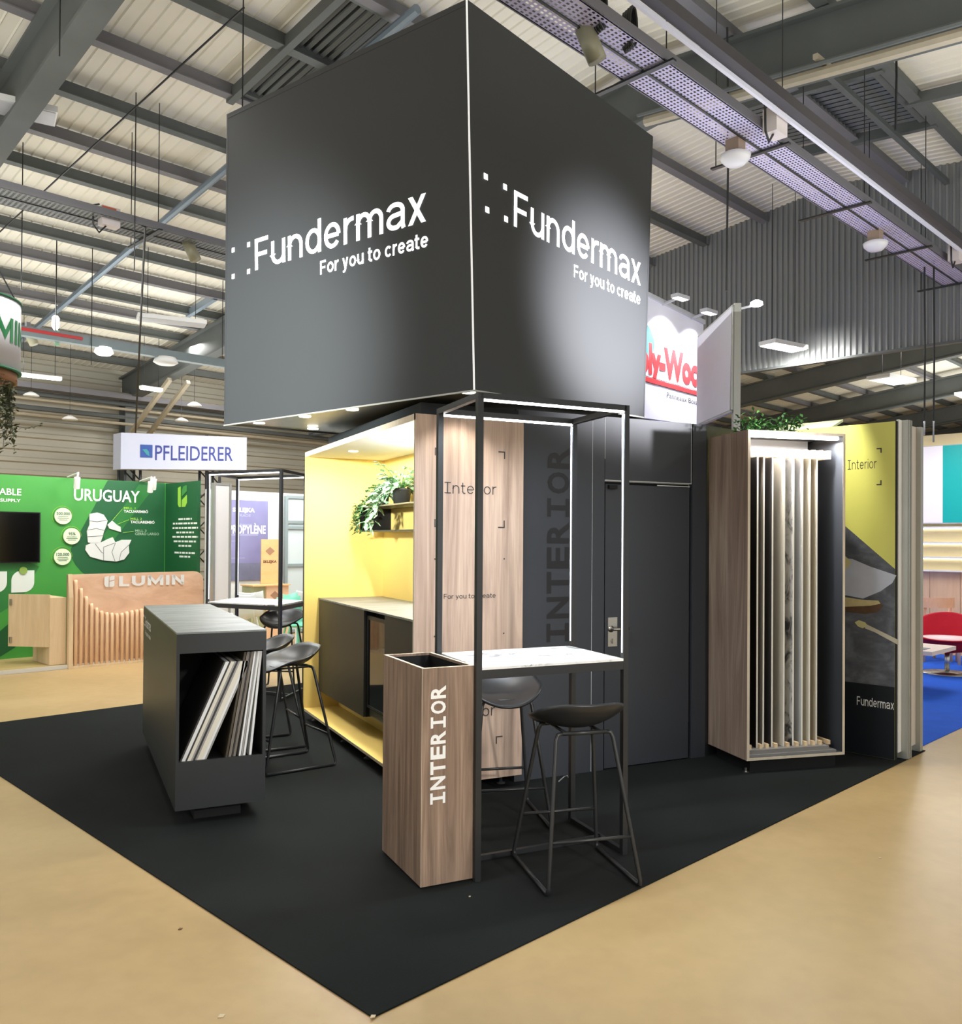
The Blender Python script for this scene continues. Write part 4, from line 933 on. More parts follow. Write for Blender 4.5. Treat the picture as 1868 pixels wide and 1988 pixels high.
# spot lamps on the wall top
for i, (q, ln, lb) in enumerate((((4.294, 2.412), 1, 'small white spot lamp above the first letter of the URUGUAY heading'), ((5.31, 2.407), 1, 'left of two small white spot lamps at the right end of the green wall top'), ((5.356, 2.449), 1, 'right of two small white spot lamps at the right end of the green wall top'))):
    t = thing('spot_lamp', (q[0], 12.1, q[1]), lb, 'lamp', 'spot lamps on the green wall', frame=HALL)
    b = MB(HALL); b.tube([(q[0] + .02, 12.52, 2.50), (q[0] + .02, 12.12, 2.54), (q[0], 12.1, q[1] + .06)], .012, 6); b.build('arm', WHITE, t)
    b = MB(HALL); b.tube([(q[0], 12.1, q[1] + .06), (q[0] + .015, 12.16, q[1] - .08)], .04, 14); b.build('lamp_head', WHITE, t)
area('green_wall_light', (4.2, 11.2, 3.3), 3.0, .4, 44, (1, 1, .96), HALL, Matrix.Rotation(math.radians(38), 4, 'X'))
# plywood reception counter
CY = 11.40
t = thing('reception_counter', (4.85, 11.5, .005), 'curved plywood reception counter with rounded vertical ribs and white letters', 'counter', frame=HALL)
b = MB(HALL); x0, x1, z0, z1, r_ = 3.955, 5.79, .02, 1.20, .14
pts = [(x0, z0), (x1, z0)] + [(x1 - r_ + r_ * math.cos(i * .224), z1 - r_ + r_ * math.sin(i * .224)) for i in range(8)] + [(x0, z1 - .01)]
b.prism([(p[0], CY + .03, p[1]) for p in pts], (0, .04, 0)); b.build('front_panel', PINE, t)
b = MB(HALL); b.prism([(x0, CY - .03, .0), (x0, CY + .07, .0), (x0, CY + .07, 1.195), (x0, CY + .02, 1.195), (x0, CY - .03, .90)], (.05, 0, 0)); b.build('end_panel', PINE2, t)
b = MB(HALL); b.box(x0 + .05, x1, CY - .03, CY + .03, .0, .03); b.build('base_strip', PINE2, t)
RIBW = ramp_mat('rib_plywood', [(.3, (226, 188, 148)), (.7, (242, 212, 178))], (12, 12, 1.5), .55, 5, .5, .3)
tops = [1127, 1142, 1157, 1170, 1178, 1184, 1187, 1189, 1190, 1190, 1188, 1186, 1185, 1184, 1183, 1182, 1181, 1180, 1180, 1180]
zt = [1.115 - (v - 1127) * .0072 for v in tops]
for i, z_ in enumerate(zt):
    xx = 4.045 + i * .0655
    if xx > 5.32: break
    b = MB(HALL); r_ = .021
    b.tube([(xx, CY, .03), (xx, CY, z_ - .06), (xx, CY + .006, z_ - .025), (xx, CY + .02, z_)], r_, 10); b.build('rib', RIBW, t, True)
grotesk('LUM|N', 'lettering', WHITE, t, (4.593, CY + .03, 1.022), X, Z, .135, .90, HALL, wt=.21, gap=.14, lift=.02)
for pts in ([(4.40, 1.15), (4.455, 1.165), (4.455, 1.02), (4.42, 1.02), (4.40, 1.05)], [(4.465, 1.10), (4.53, 1.115), (4.53, 1.165), (4.49, 1.165), (4.465, 1.14)], [(4.465, 1.085), (4.53, 1.10), (4.53, 1.04), (4.51, 1.02), (4.465, 1.02)]):
    b = MB(HALL); b.prism([(p[0], CY + .008, p[1]) for p in pts], (0, -.006, 0)); b.build('leaf_logo', WHITE, t)
t = thing('side_cabinet', (3.85, 11.8, .05), 'light plywood cabinet with an open door behind the ribbed reception counter', 'cabinet', frame=HALL)
b = MB(HALL); b.box(3.76, 3.955, 11.48, 12.1, .055, .90); b.build('carcass', PINE2, t)
b = MB(HALL); b.prism([(3.76, 11.50, .28), (3.42, 11.95, .28), (3.435, 11.96, .28), (3.775, 11.51, .28)], (0, 0, .66)); k = b.build('door', PINE2, t)
for zz in (.36, .84):
    b = MB(HALL); b.box(3.425, 3.445, 11.90, 11.93, zz - .04, zz + .04); b.build('hinge', STEEL, k)
# ---------------------------------------------------------------- round hanging sign with greenery
CC = Vector((2.33, 10.0)); RR = 0.60
t = thing('round_sign', (2.33, 10, 3.28), 'white round hanging sign with green letters and wooden bottom ring, upper left', 'sign', frame=HALL)
def ring(za, zb, r, m, nm):
    b = MB(HALL); n = 48
    for q, rr in ((za, r), (zb, r), (zb, r - .04), (za, r - .04)): b.v += [Vector((CC.x + rr * math.cos(6.28318 * j / n), CC.y + rr * math.sin(6.28318 * j / n), q)) for j in range(n)]
    for k in range(4):
        for j in range(n): b.f.append([k * n + j, k * n + (j + 1) % n, ((k + 1) % 4) * n + (j + 1) % n, ((k + 1) % 4) * n + j])
    return b.build(nm, m, t, True)
ring(3.38, 4.08, RR, mat('banner_white', (222, 222, 228), .6, vary=.02), 'banner'); ring(4.08, 4.10, RR + .01, mat('trim_green', (44, 110, 76), .5), 'top_trim'); ring(3.36, 3.38, RR + .01, mat('trim_green', (44, 110, 76), .5), 'bottom_trim'); ring(3.26, 3.36, RR - .03, mat('ring_wood', (170, 120, 84), .6, vary=.06), 'wood_ring')
TA = -16.0
grotesk('LUM|N', 'lettering', mat('sign_green', (44, 128, 76), .5), t, (0, 0, 0), X, Z, .25, .95, HALL, wt=.19, gap=.14,
     bend=lambda x_, y_: Vector((CC.x + (RR + .006) * math.cos(math.radians(TA) - (.95 - x_) / RR), CC.y + (RR + .006) * math.sin(math.radians(TA) - (.95 - x_) / RR), 3.63 + y_)))
b = MB(HALL)
for a in (-.5, -1.6, -2.7, 1.5): b.tube([(CC.x + .57 * math.cos(a), CC.y + .57 * math.sin(a), 4.09), (CC.x, CC.y, 5.2), (CC.x, CC.y, roofz(CC.y) - .05)], .008, 5)
b.build('hanging_cable', BMETAL, t)
t = thing('hanging_greenery', (2.2, 9.9, 2.8), 'olive green hanging foliage beneath the round white sign, with one long tendril', 'plant', frame=HALL)
b = MB(HALL); s_ = MB(HALL)
for k in range(34):
    a = random.uniform(-2.2, .25); p = Vector((CC.x + .50 * math.cos(a), CC.y + .50 * math.sin(a), 3.27)); L_ = random.uniform(.15, .55) if k > 6 else random.uniform(.5, .75)
    vine(b, p, p + Vector((random.uniform(-.06, .06), random.uniform(-.06, .06), -L_)), 0, int(L_ * 26) + 3, .06, .04, .11, s_)
vine(b, (2.80, 9.75, 2.82), (3.10, 9.75, 2.86), -.03, 12, .045, .03, .03, s_)
vine(b, (2.66, 9.72, 3.2), (2.78, 9.75, 2.80), -.02, 14, .05, .035, .07, s_)
b.open = True; b.build('foliage', VINE, t); s_.build('stem', VINE, t)
# ---------------------------------------------------------------- white panel display in grey frame, left of the yellow niche
t = thing('display_pillar', (5.6, 10.9, .005), 'narrow white display panel in a grey metal frame behind the far lit table', 'display', frame=HALL)
b = MB(HALL); b.box(5.72, 5.93, 10.98, 11.02, .0, 2.40); b.build('panel', mat('display_white', (236, 234, 232), .5, vary=.01), t)
for xa, xb in ((5.69, 5.72), (5.93, 5.96)):
    b = MB(HALL); b.box(xa, xb, 10.96, 11.04, 0, 2.43); b.build('frame_post', ALU, t)
b = MB(HALL); b.box(5.72, 5.93, 10.97, 11.03, 2.40, 2.43); b.build('frame_rail', ALU, t)
# ---------------------------------------------------------------- white hanging sign on trusses
t = thing('white_sign', (6.6, 13.6, 2.75), 'wide white sign box with blue letters on black trusses above the green wall', 'sign', frame=HALL)
b = MB(HALL); S0 = Vector((5.44, 13.5, 0)); 
b.hexa([(5.44, 13.5, 2.74), (7.62, 13.5, 2.86), (7.66, 13.8, 2.86), (5.44, 13.8, 2.74)], [(5.44, 13.5, 3.31), (7.62, 13.5, 3.43), (7.66, 13.8, 3.43), (5.44, 13.8, 3.31)]); b.build('box', mat('sign_lavender_white', (182, 184, 200), .5, vary=.01), t)
NAVY = mat('sign_navy_letters', (24, 40, 122), .5)
q0, q1 = (5.988, 2.92), (7.356, 3)
text('PFLEIDERER', 'lettering', NAVY, t, (q0[0], 13.5, q0[1]), Vector((q1[0] - q0[0], 0, q1[1] - q0[1] + .0)), Z, .235, q1[0] - q0[0], HALL, bold=.004, lift=.004)
x0, z0 = (5.745, 2.944); x1, z1 = (5.943, 3.149)
b = MB(HALL); b.prism([(x0, 13.498, z0), (x1, 13.498, z0 + .01), (x1, 13.498, z1 + .01), (x0, 13.498, z1)], (0, -.004, 0)); b.build('logo_square', mat('logo_blue', (30, 66, 140), .5), t)
b = MB(HALL); b.prism([(x0 + .03, 13.493, z0 + .13), (x0 + .10, 13.493, z0 + .05), (x1 - .05, 13.493, z0 + .03), (x1 - .06, 13.493, z0 + .10), (x0 + .10, 13.493, z0 + .14)], (0, -.002, 0)); b.build('logo_leaf', mat('logo_teal', (44, 130, 140), .5), t)
for i, xx in enumerate((5.65, 7.05)):
    tr = thing('truss_column', (xx, 13.9, .005), ('left' if i == 0 else 'right') + ' black lattice truss column carrying the white sign', 'truss', 'truss columns of the white sign', frame=HALL)
    for dx in (0, .25):
        for dy in (0, .25):
            b = MB(HALL); b.tube([(xx + dx, 13.85 + dy, .0), (xx + dx, 13.85 + dy, 3.35 if i == 0 else 3.45)], .024, 8); b.build('chord', BMETAL, tr)
    b = MB(HALL)
    for k in range(13):
        z_ = .1 + k * .25
        for dy in (0, .25): b.tube([(xx + (0 if k % 2 else .25), 13.85 + dy, z_), (xx + (.25 if k % 2 else 0), 13.85 + dy, z_ + .25)], .012, 6)
    b.build('lattice', BMETAL, tr)
# ---------------------------------------------------------------- white booth with purple poster behind the far lit table
WB = mat('booth_white', (238, 240, 240), .5, vary=.01)
t = thing('white_booth_wall', (8.0, 13.6, .005), 'white booth wall with a purple printed poster behind the far lit table', 'wall', frame=HALL)
b = MB(HALL); b.box(6.78, 9.6, 13.32, 13.36, 0, 2.48); b.build('back_panel', WB, t)
PURP = ramp_mat('poster_purple', [(.3, (128, 126, 168)), (.6, (146, 144, 186)), (.8, (172, 172, 208))], (.8, .8, 1.0), .45, 3)
x0, z0 = (7.152, 1.089); x1, z1 = (7.934, 2.324)
b = MB(HALL); b.box(x0, x1, 13.305, 13.318, .95, z1); p_ = b.build('poster', PURP, t)
b = MB(HALL); b.box(x0, x1, 13.30, 13.304, .95, 1.25); b.build('poster_road', mat('poster_grey', (120, 124, 150), .5, vary=.1), p_)
q = (7.255, 2.125); text('SKLEJKA', 'lettering', WV, p_, (q[0], 13.305, q[1]), X, Z, .065, (7.674, 2.137)[0] - q[0], HALL, bold=.05)
q = (7.391, 2.041); text('TRADE', 'lettering', mat('poster_pale', (184, 184, 214), .5), p_, (q[0] - .05, 13.305, q[1]), X, Z, .045, (7.596, 2.046)[0] - q[0] + .05, HALL)
q = (7.305, 1.89); text('revêtement', 'lettering', mat('poster_pale', (184, 184, 214), .5), p_, (q[0], 13.305, q[1]), X, Z, .045, (7.627, 1.895)[0] - q[0], HALL)
q = (7.889, 1.756); text('POLYPROPYLÈNE', 'lettering', WV, p_, (q[0], 13.305, q[1]), X, Z, .135, 1.02, HALL, bold=.03, align='R')
b = MB(HALL)
for zz, w_ in ((1.735, .55), (1.715, .55), (1.62, .2), (1.33, .3)): b.box(x0 + .04, x0 + .04 + w_, 13.303, 13.3045, zz, zz + .008)
b.build('small_print', mat('poster_pale', (184, 184, 214), .5), p_)
FRM = mat('glazing_frame_grey', (150, 164, 164), .45, .2); GLZ = mat('frosted_glazing', (206, 218, 218), .3)
t = thing('glazed_partition', (8.6, 13.2, .005), 'grey framed frosted glazing right of the purple poster', 'partition', frame=HALL)
b = MB(HALL); b.box(8.2, 9.5, 13.12, 13.13, .05, 2.38); b.build('glass_pane', GLZ, t)
for xa in (8.15, 9.5):
    b = MB(HALL); b.box(xa, xa + .05, 13.08, 13.15, 0, 2.42); b.build('frame_post', FRM, t)
for zz in (2.38, 1.94, 1.84, 1.18, .02):
    b = MB(HALL); b.box(8.2, 9.5, 13.09, 13.14, zz, zz + .05); b.build('frame_rail', FRM, t)
ORG = ramp_mat('orange_plywood', [(.3, (236, 182, 122)), (.7, (246, 200, 144))], (3, 3, 8), .5)
DIA = mat('stamp_brown', (176, 132, 100), .5)
def diamond(b, x, y, z, s): b.prism([(x - s, y, z), (x, y, z - s * .8), (x + s, y, z), (x, y, z + s * .8)], (0, -.002, 0))
x0, z0 = (7.572, 0.918); x1, z1 = (7.901, 1.658)
t = thing('plywood_totem', (x0 + .15, 12.9, .9), 'upright orange plywood board with a brown diamond stamp on the far counter', 'board', frame=HALL)
b = MB(HALL); b.box(x0, x1, 12.9, 12.92, .905, z1); b.build('board', ORG, t)
b = MB(HALL); diamond(b, (x0 + x1) / 2, 12.899, z1 - .20, .09); b.build('diamond_stamp', DIA, t)
text('SKLEJKA', 'lettering', mat('stamp_dark', (110, 74, 50), .5), t, ((x0 + x1) / 2, 12.9, z1 - .40), X, Z, .04, .26, HALL, bold=.04, align='C')
x0 = (7.274, 0.91)[0]; xm = (7.532, 0.902)[0]; x1 = (7.956, 0.889)[0]
t = thing('far_counter', ((x0 + x1) / 2, 12.8, .005), 'far counter with an olive left face and an orange plywood front', 'counter', frame=HALL)
b = MB(HALL); b.box(x0, xm, 12.70, 13.0, 0, .88); b.build('side_face', mat('olive_face', (176, 178, 136), .5, vary=.03), t)
b = MB(HALL); b.box(xm, x1, 12.66, 13.0, 0, .88); b.build('front_face', mat('peach_plywood', (240, 198, 158), .5, vary=.03), t)
b = MB(HALL); b.box(x0 - .02, x1 + .02, 12.62, 13.02, .88, .90); b.build('counter_top', ORG, t)
b = MB(HALL); diamond(b, xm + .16, 12.658, .72, .09); b.build('diamond_stamp', DIA, t)
# moulded chairs there
def shell_chair(p, rz_, m, lb, cat='chair'):
    t = thing('shell_chair', p, lb, cat, 'moulded shell chairs of the white booth', math.radians(rz_), HALL)
    W = WM[t.name]
    b = MB(W); n = 9; rows = []
    prof = [(-.22, .46), (-.20, .455), (-.05, .44), (.10, .445), (.18, .47), (.22, .56), (.245, .70), (.26, .82)]
    for y_, z_ in prof:
        rows.append([Vector((x_ * .23 * (1 if z_ < .6 else 1.05 - (z_ - .6) * .5), y_ + .05 * (abs(x_) ** 2) * (-1 if z_ > .5 else 0), z_ + .03 * abs(x_) ** 2)) for x_ in [-1 + 2 * i / (n - 1) for i in range(n)]])
    for off in (0, .014):
        for r_ in rows: b.v += [v - Vector((0, -off * .5, off)) for v in r_]
    m_ = len(prof)
    for k in (0, m_ * n):
        for i in range(m_ - 1):
            for j in range(n - 1): b.f.append([k + i * n + j, k + i * n + j + 1, k + (i + 1) * n + j + 1, k + (i + 1) * n + j])
    per = [i for i in range(n)] + [i * n + n - 1 for i in range(1, m_)] + [(m_ - 1) * n + j for j in range(n - 2, -1, -1)] + [i * n for i in range(m_ - 2, 0, -1)]
    for a, c in zip(per, per[1:] + per[:1]): b.f.append([a, c, c + m_ * n, a + m_ * n])
    b.build('seat_shell', m, t, True)
    for sx in (-1, 1):
        for sy in (-1, 1):
            b = MB(W); b.tube([(sx * .13, sy * .12, .44), (sx * .2, sy * .2, 0)], .014, 8); b.build('leg', m, t)
WCH = mat('chair_white', (244, 246, 246), .4); TCH = mat('chair_mint', (120, 214, 180), .4)
shell_chair(((6.428, 0.861)[0], 11.7, .005), 200, WCH, 'white moulded chair in the gap between white display panel and far counter')
shell_chair(((6.907, 0.82)[0], 12.2, .005), 160, WCH, 'second white moulded chair, just left of the olive counter face')
shell_chair(((7.638, 0.807)[0], 11.9, .005), 190, WCH, 'white moulded chair right of the orange counter, beside the yellow panel')
shell_chair(((7.162, 0.482)[0], 11.0, .005), 30, TCH, 'mint green moulded chair behind the stool at the far lit table')
shell_chair(((6.641, 0.417)[0], 10.3, .005), 10, TCH, 'mint green moulded chair nearest the yellow panel edge')
area('white_booth_light', (7.9, 11.8, 3.3), 2.2, 1.0, 48, (1, 1, 1), HALL, Matrix.Rotation(math.radians(30), 4, 'X'))
area('pillar_fill_light', (5.6, 9.6, 3.5), 1.2, .3, 26, (1, 1, 1), HALL, Matrix.Rotation(math.radians(50), 4, 'X'))  # fill added only to whiten the display pillar

# ---------------------------------------------------------------- white banner with red letters and the pale side panel
t = thing('white_banner', (5.923, 6.049, 3.414), 'white lit banner wall with red lettering, right behind the black header', 'banner')
p0, p1, p2, p3 = Vector((5.011, 5.826, 3.365)), Vector((6.76, 6.31, 3.381)), Vector((6.755, 6.313, 4.905)), Vector((5.003, 5.83, 5.11))
nb_ = (p1 - p0).cross(p3 - p0).normalized()
b = MB(); b.hexa([p0, p1, p2, p3], [p - nb_ * .05 for p in (p0, p1, p2, p3)]); b.build('banner_face', mat('banner_lavender_white', (228, 226, 238), .55, vary=.01), t)
RED = mat('banner_red', (206, 58, 62), .5)
r_ = (p1 - p0).normalized()
def bpt(u, v): return p0.lerp(p1, u).lerp(p3.lerp(p2, u), v)
BW = (p1 - p0).length
rr = bpt(1, .36) - bpt(0, .36); uu = bpt(.5, 1) - bpt(.5, 0)
o = bpt(.045, .385); text('Poly-Wood', 'lettering', RED, t, o, rr, uu, .38, (bpt(1.05, .3) - bpt(.045, .3)).length, bold=.055, lift=.006)
b = MB(); b.open = True
n_ = nb_ * .006
b.poly([bpt(0, .305) + n_, bpt(1, .285) + n_, bpt(1, .325) + n_, bpt(0, .345) + n_]); b.build('red_underline', RED, t)
b = MB(); b.open = True
for dv in (0, .048): b.poly([bpt(0, .299 + dv) + n_, bpt(1, .279 + dv) + n_, bpt(1, .284 + dv) + n_, bpt(0, .304 + dv) + n_])
b.build('black_rule', BLACKTXT, t)
text('Panneaux Bois Import', 'lettering', BLACKTXT, t, bpt(.50, .205), rr, uu, .075, (bpt(1.12, .2) - bpt(.50, .2)).length, lift=.006)
b = MB(); b.disc(bpt(.20, .62), .26, -nb_ if False else nb_, .006, 30); b.build('teal_dot', mat('banner_teal', (70, 150, 160), .5), t)
for p_ in (p0, p1):
    b = MB(); b.bar(Vector((p_.x, p_.y, .006)) - nb_ * .08, Vector((p_.x, p_.y, 4.2)) - nb_ * .08, .07, .07); b.build('post', ALU, t)
b = MB(); b.bar(p3 + Vector((0, 0, .03)), p2 + Vector((0, 0, .03)), .07, .06); b.build('top_rail', LGREY, t)
for u in (.45, .83):
    q = bpt(u, 1.0) - Vector((.0, .0, -.04)) + nb_ * .30
    b = MB(); b.bar(q - r_ * .14, q + r_ * .14, .12, .05); lp = b.build('flood_lamp', LGREY, t)
    b = MB(); b.bar(q - r_ * .12 - Vector((0, 0, .028)), q + r_ * .12 - Vector((0, 0, .028)), .10, .004); b.build('diffuser', LAMPON, lp)
    b = MB(); b.bar(bpt(u, 1.0), q, .03, .03); b.build('arm', LGREY, lp)
    spot('banner_lamp_light', q - Vector((0, 0, .05)), bpt(u, .35), 260, 95, (.94, .95, 1), size=.08)
t = thing('side_banner', (4.879, 3.555, 2.897), 'pale blank panel on a grey post right of the white banner', 'banner')
q = [Vector((5.701, 5.157, 3.205)), Vector((4.837, 3.575, 3.119)), Vector((4.854, 3.567, 4.263)), Vector((5.703, 5.156, 4.34))]
n_ = (q[1] - q[0]).cross(q[3] - q[0]).normalized()
b = MB(); b.hexa(q, [p + n_ * .03 for p in q]); b.build('panel', mat('side_panel_lavender', (214, 212, 226), .55, vary=.01), t)
for i, j in ((0, 1), (1, 2), (2, 3), (3, 0)):
    b = MB(); b.bar(q[i], q[j], .05, .05); b.build('frame_bar', ALU, t)
b = MB(); b.bar(Vector((4.869, 3.56, 2.868)) - Z * .9, Vector((4.879, 3.555, 4.297)), .075, .075); b.build('post', ALU, t)
b = MB(); pp_ = Vector((4.869, 3.56, 2.868)); b.bar(Vector((pp_.x, pp_.y, .006)), pp_, .075, .075); b.build('post', ALU, t)
q = Vector((5.074, 3.46, 4.287))
b = MB(); b.bar(Vector((4.895, 3.547, 4.24)), q, .02, .02); b.build('lamp_arm', LGREY, t)
b = MB(); b.lathe([(.03, .05), (.065, .03), (.07, 0), (.05, -.012)], q, 20); b.build('lamp_head', mat('flood_glow', (255, 255, 255), .5, emit=14, emit_rgb=(225, 240, 255)), t, True)

# ---------------------------------------------------------------- blue booth on the right
b = MB(HALL); b.box(7.42, 13.95, 2.445, 9.0, .001, .006); tag(b.build('carpet', mat('blue_carpet', (36, 92, 205), .9, 0, .2, vary=.06)), 'bright blue carpet of the neighbouring booth at the right edge', 'carpet')
RX = 14.0
t = thing('booth_back_wall', (RX + .05, 5, .006), 'light wood booth wall with lit cream shelves, at the right edge', 'wall', frame=HALL)
WP = ramp_mat('light_oak_panel', [(.3, (214, 176, 140)), (.7, (230, 196, 162))], (10, 10, 1), .5)
for k in range(6):
    ya = 3.2 + k * .42
    b = MB(HALL); b.box(RX, RX + .03, ya + .003, ya + .417, .0, 1.25); b.build('wood_panel', WP, t)
b = MB(HALL); b.box(RX + .001, RX + .05, 3.2, 6.0, 1.25, 3.3); b.build('upper_wall', mat('cream_wall', (222, 206, 160), .5, vary=.02), t)
for zz in (1.25, 1.45, 1.67, 1.90):
    b = MB(HALL); b.box(RX - .10, RX, 3.2, 6.0, zz - .012, zz + .012); k = b.build('ledge', WHITE, t)
    if zz > 1.3:
        b = MB(HALL); b.box(RX - .03, RX - .005, 3.2, 6.0, zz - .026, zz - .013); b.build('led_bar', mat('warm_led', (255, 250, 232), .5, emit=3.0), k)
t = thing('display_screen', (RX - .05, 4.3, 1.96), 'wall screen showing white marble beside a turquoise field, at the right edge', 'screen', frame=HALL)
b = MB(HALL); b.box(RX - .08, RX - .005, 3.2, 5.2, 1.955, 3.13); b.build('housing', LGREY, t)
ym = (4.258, 2.858)[0]
b = MB(HALL); b.box(RX - .083, RX - .08, ym, 5.2, 1.97, 3.12); b.build('marble_image', mat('screen_marble', (246, 242, 246), .4, emit=.05, vary=.02), t)
b = MB(HALL); b.box(RX - .083, RX - .08, 3.2, ym - .001, 1.97, 3.12); b.build('turquoise_image', mat('screen_turquoise', (0, 176, 172), .4, emit=.03), t)
# red lounge chair
t = thing('lounge_chair', (11.95, 3.60, .006), 'red round lounge chair on a chrome disc foot, cut by the right edge', 'chair', frame=HALL)
b = MB(HALL); b.lathe([(.30, 0), (.30, .008), (.05, .022), (.03, .03)], (11.95, 3.60, .006), 36); b.build('disc_foot', STEEL, t, True)
b = MB(HALL); b.tube([(11.95, 3.60, .03), (11.95, 3.60, .30)], .03, 14); b.build('stem', STEEL, t, True)
REDF = mat('red_fabric', (176, 24, 44), .8, 0, .2, vary=.05)
c = Vector((11.95, 3.60, 0)); n = 40; BA = math.radians(16.8)
def rim(a): return .46 + .30 * ((1 + math.cos(a - BA)) / 2) ** 1.4
b = MB(HALL); rows = []
for f_ in (0, 1, 2, 3, 4, 5, 6, 7, 8):
    row = []
    for i in range(n):
        a = 6.28318 * i / n; h = rim(a); u = Vector((math.cos(a), math.sin(a), 0))
        rr_, zz = ((.08, .27), (.24, .30), (.35, .38), (.395, .45), (.41 + .02 * (h - .49), h - .015), (.395, h), (.375, h - .015), (.345, .45), (.31, .42))[f_]
        row.append(c + u * rr_ + Vector((0, 0, zz)))
    rows.append(row)
for r_ in rows: b.v += r_
for k in range(8):
    for i in range(n): b.f.append([k * n + i, k * n + (i + 1) % n, (k + 1) * n + (i + 1) % n, (k + 1) * n + i])
b.f += [list(range(n)), [8 * n + i for i in range(n)]]
b.build('shell', REDF, t, True)
b = MB(HALL); b.lathe([(.32, .42), (.315, .462), (.02, .475)], c, 30); b.build('seat_cushion', mat('cushion_pale_pink', (232, 210, 214), .8, vary=.02), t, True)
t = thing('coffee_table', (10.4, 3.55, .006), 'low white coffee table in front of the red lounge chair', 'table', frame=HALL)
x0, x1 = 9.9, 10.9; 
b = MB(HALL); ya = (3.16, 0.512)[0]; b.box(10.0, 10.8, ya, ya + .9, .44, .485); b.build('table_top', mat('table_white_wood', (228, 212, 204), .45, vary=.02), t)
b = MB(HALL); b.box(10.1, 10.7, ya + .35, ya + .75, .006, .44); b.build('pedestal', mat('table_white_wood', (228, 212, 204), .45, vary=.02), t)
b = MB(HALL); b.box(10.1, 10.32, ya + .12, ya + .40, .4855, .490); tag(b.build('brochure', mat('brochure_grey', (120, 124, 140), .5)), 'grey brochure lying on the low white coffee table', 'brochure')
# wooden chairs beyond
CW = ramp_mat('beech_chair', [(.3, (228, 176, 140)), (.7, (240, 196, 164))], (8, 8, 4), .45)
def wood_chair(x, y, rz_, lb):
    t = thing('wooden_chair', (x, y, .006), lb, 'chair', 'beech chairs of the blue booth', math.radians(rz_), HALL); W = WM[t.name]
    b = MB(W); b.box(-.22, .22, -.21, .22, .44, .47); b.build('seat', CW, t, bevel=.01)
    for sx in (-1, 1):
        b = MB(W); b.tube([(sx * .2, .19, 0), (sx * .2, .2, .45), (sx * .19, .16, .62), (sx * .18, .23, .86)], .022, 8); b.build('leg', CW, t, True)
        b = MB(W); b.tube([(sx * .19, -.18, 0), (sx * .19, -.18, .44)], .02, 8); b.build('leg', CW, t, True)
    b = MB(W); pts = []
    for i in range(9):
        a = -1 + i / 4; pts.append((a * .24, .235 + .05 * (1 - a * a) - .05 * abs(a) ** 3, .83))
    for dz in (0,):
        b.hexa([(p[0], p[1], .76) for p in pts] + [(p[0], p[1] + .02, .76) for p in reversed(pts)], [(p[0], p[1], .90) for p in pts] + [(p[0], p[1] + .02, .90) for p in reversed(pts)])
    b.build('backrest', CW, t)
wood_chair(13.1, 4.18, 140, 'beech wooden chair left of the red lounge chair, by the wood panel wall')
wood_chair(13.1, 3.62, 200, 'beech wooden chair at the far right edge behind the red lounge chair')
area('gable_lamp_light', (13.8, 6.7, 4.93), .8, .3, 60, (1, .99, .95), HALL)
area('gable_wall_light', (14.0, 6.4, 4.90), .15, .8, 16, (1, .99, .95), HALL, Matrix.Rotation(math.radians(-45), 4, 'Y'))
area('blue_booth_light', (12.2, 3.9, 3.4), 2.0, 1.0, 52, (1, .97, .98), HALL)

# ================================================================== THINGS HANGING FROM THE ROOF
def lamp(x, y, z, ln, wd, rz_, lit, lb, wires=True, grp='hall luminaires'):
    t = thing('hall_lamp', (x, y, z), lb, 'lamp', grp, math.radians(rz_), HALL); W = WM[t.name]
    b = MB(W); b.box(-ln / 2, ln / 2, -wd / 2, wd / 2, 0, .07); b.build('housing', WHITE, t)
    b = MB(W); b.box(-ln / 2 + .02, ln / 2 - .02, -wd / 2 + .02, wd / 2 - .02, -.012, -.001); b.build('diffuser', LAMPON if lit else LGREY, t)
    if wires:
        for sx in (-1, 1):
            b = MB(W); b.tube([(sx * ln * .35, 0, .07), (sx * ln * .35, 0, roofz(y) - z - .05)], .006, 5); b.build('hanging_wire', BMETAL, t)
lamp(6.8, 14.7, 5.5, 1.15, .34, -19, False, 'unlit white luminaire hanging left of the black header')
lamp(6.05, 19.25, 5.0, .85, .10, -8, True, 'lit tube luminaire beside the round white sign, against the cladding')
lamp(8.3, 18.95, 5.0, .50, .14, 5, True, 'short lit luminaire in front of the rafter brace on the left')
lamp(13.8, 6.7, 4.95, .85, .34, -12, True, 'lit flat luminaire hanging at the lower edge of the grey gable wall')
lamp(18.4, 6.6, 5.0, 1.0, .5, -10, False, 'unlit white luminaire in the bay beyond the grey gable wall')
lamp(2.9, 10.9, 6.6, 1.3, .40, -14, False, 'grey triple tube luminaire at the upper left edge')
lamp(23, 6.4, 5.2, 1.2, .4, 0, True, 'lit luminaire far off at the right edge above the yellow panel')
for q, lb in (((7.1, 20.5, 4.35), 'tiny round pendant lamp just left of the white sign box'), ((9.6, 19.5, 4.85), 'small white pendant lamp against the cladding just left of the black header'), ((6.4, 20.9, 4.85), 'small unlit box lamp on the cladding below the lit tube luminaire'), ((9.8, 20.6, 4.6), 'small unlit box lamp above the right end of the white sign')):
    t = thing('pendant_lamp', q, lb, 'lamp', 'small pendant lamps', frame=HALL)
    b = MB(HALL); b.lathe([(.16, 0), (.17, .02), (.12, .06), (.04, .10)], q, 18); b.build('shade', WHITE, t, True)
    b = MB(HALL); b.tube([(q[0], q[1], q[2] + .1), (q[0], q[1], roofz(q[1]) - .05)], .005, 5); b.build('hanging_wire', BMETAL, t)
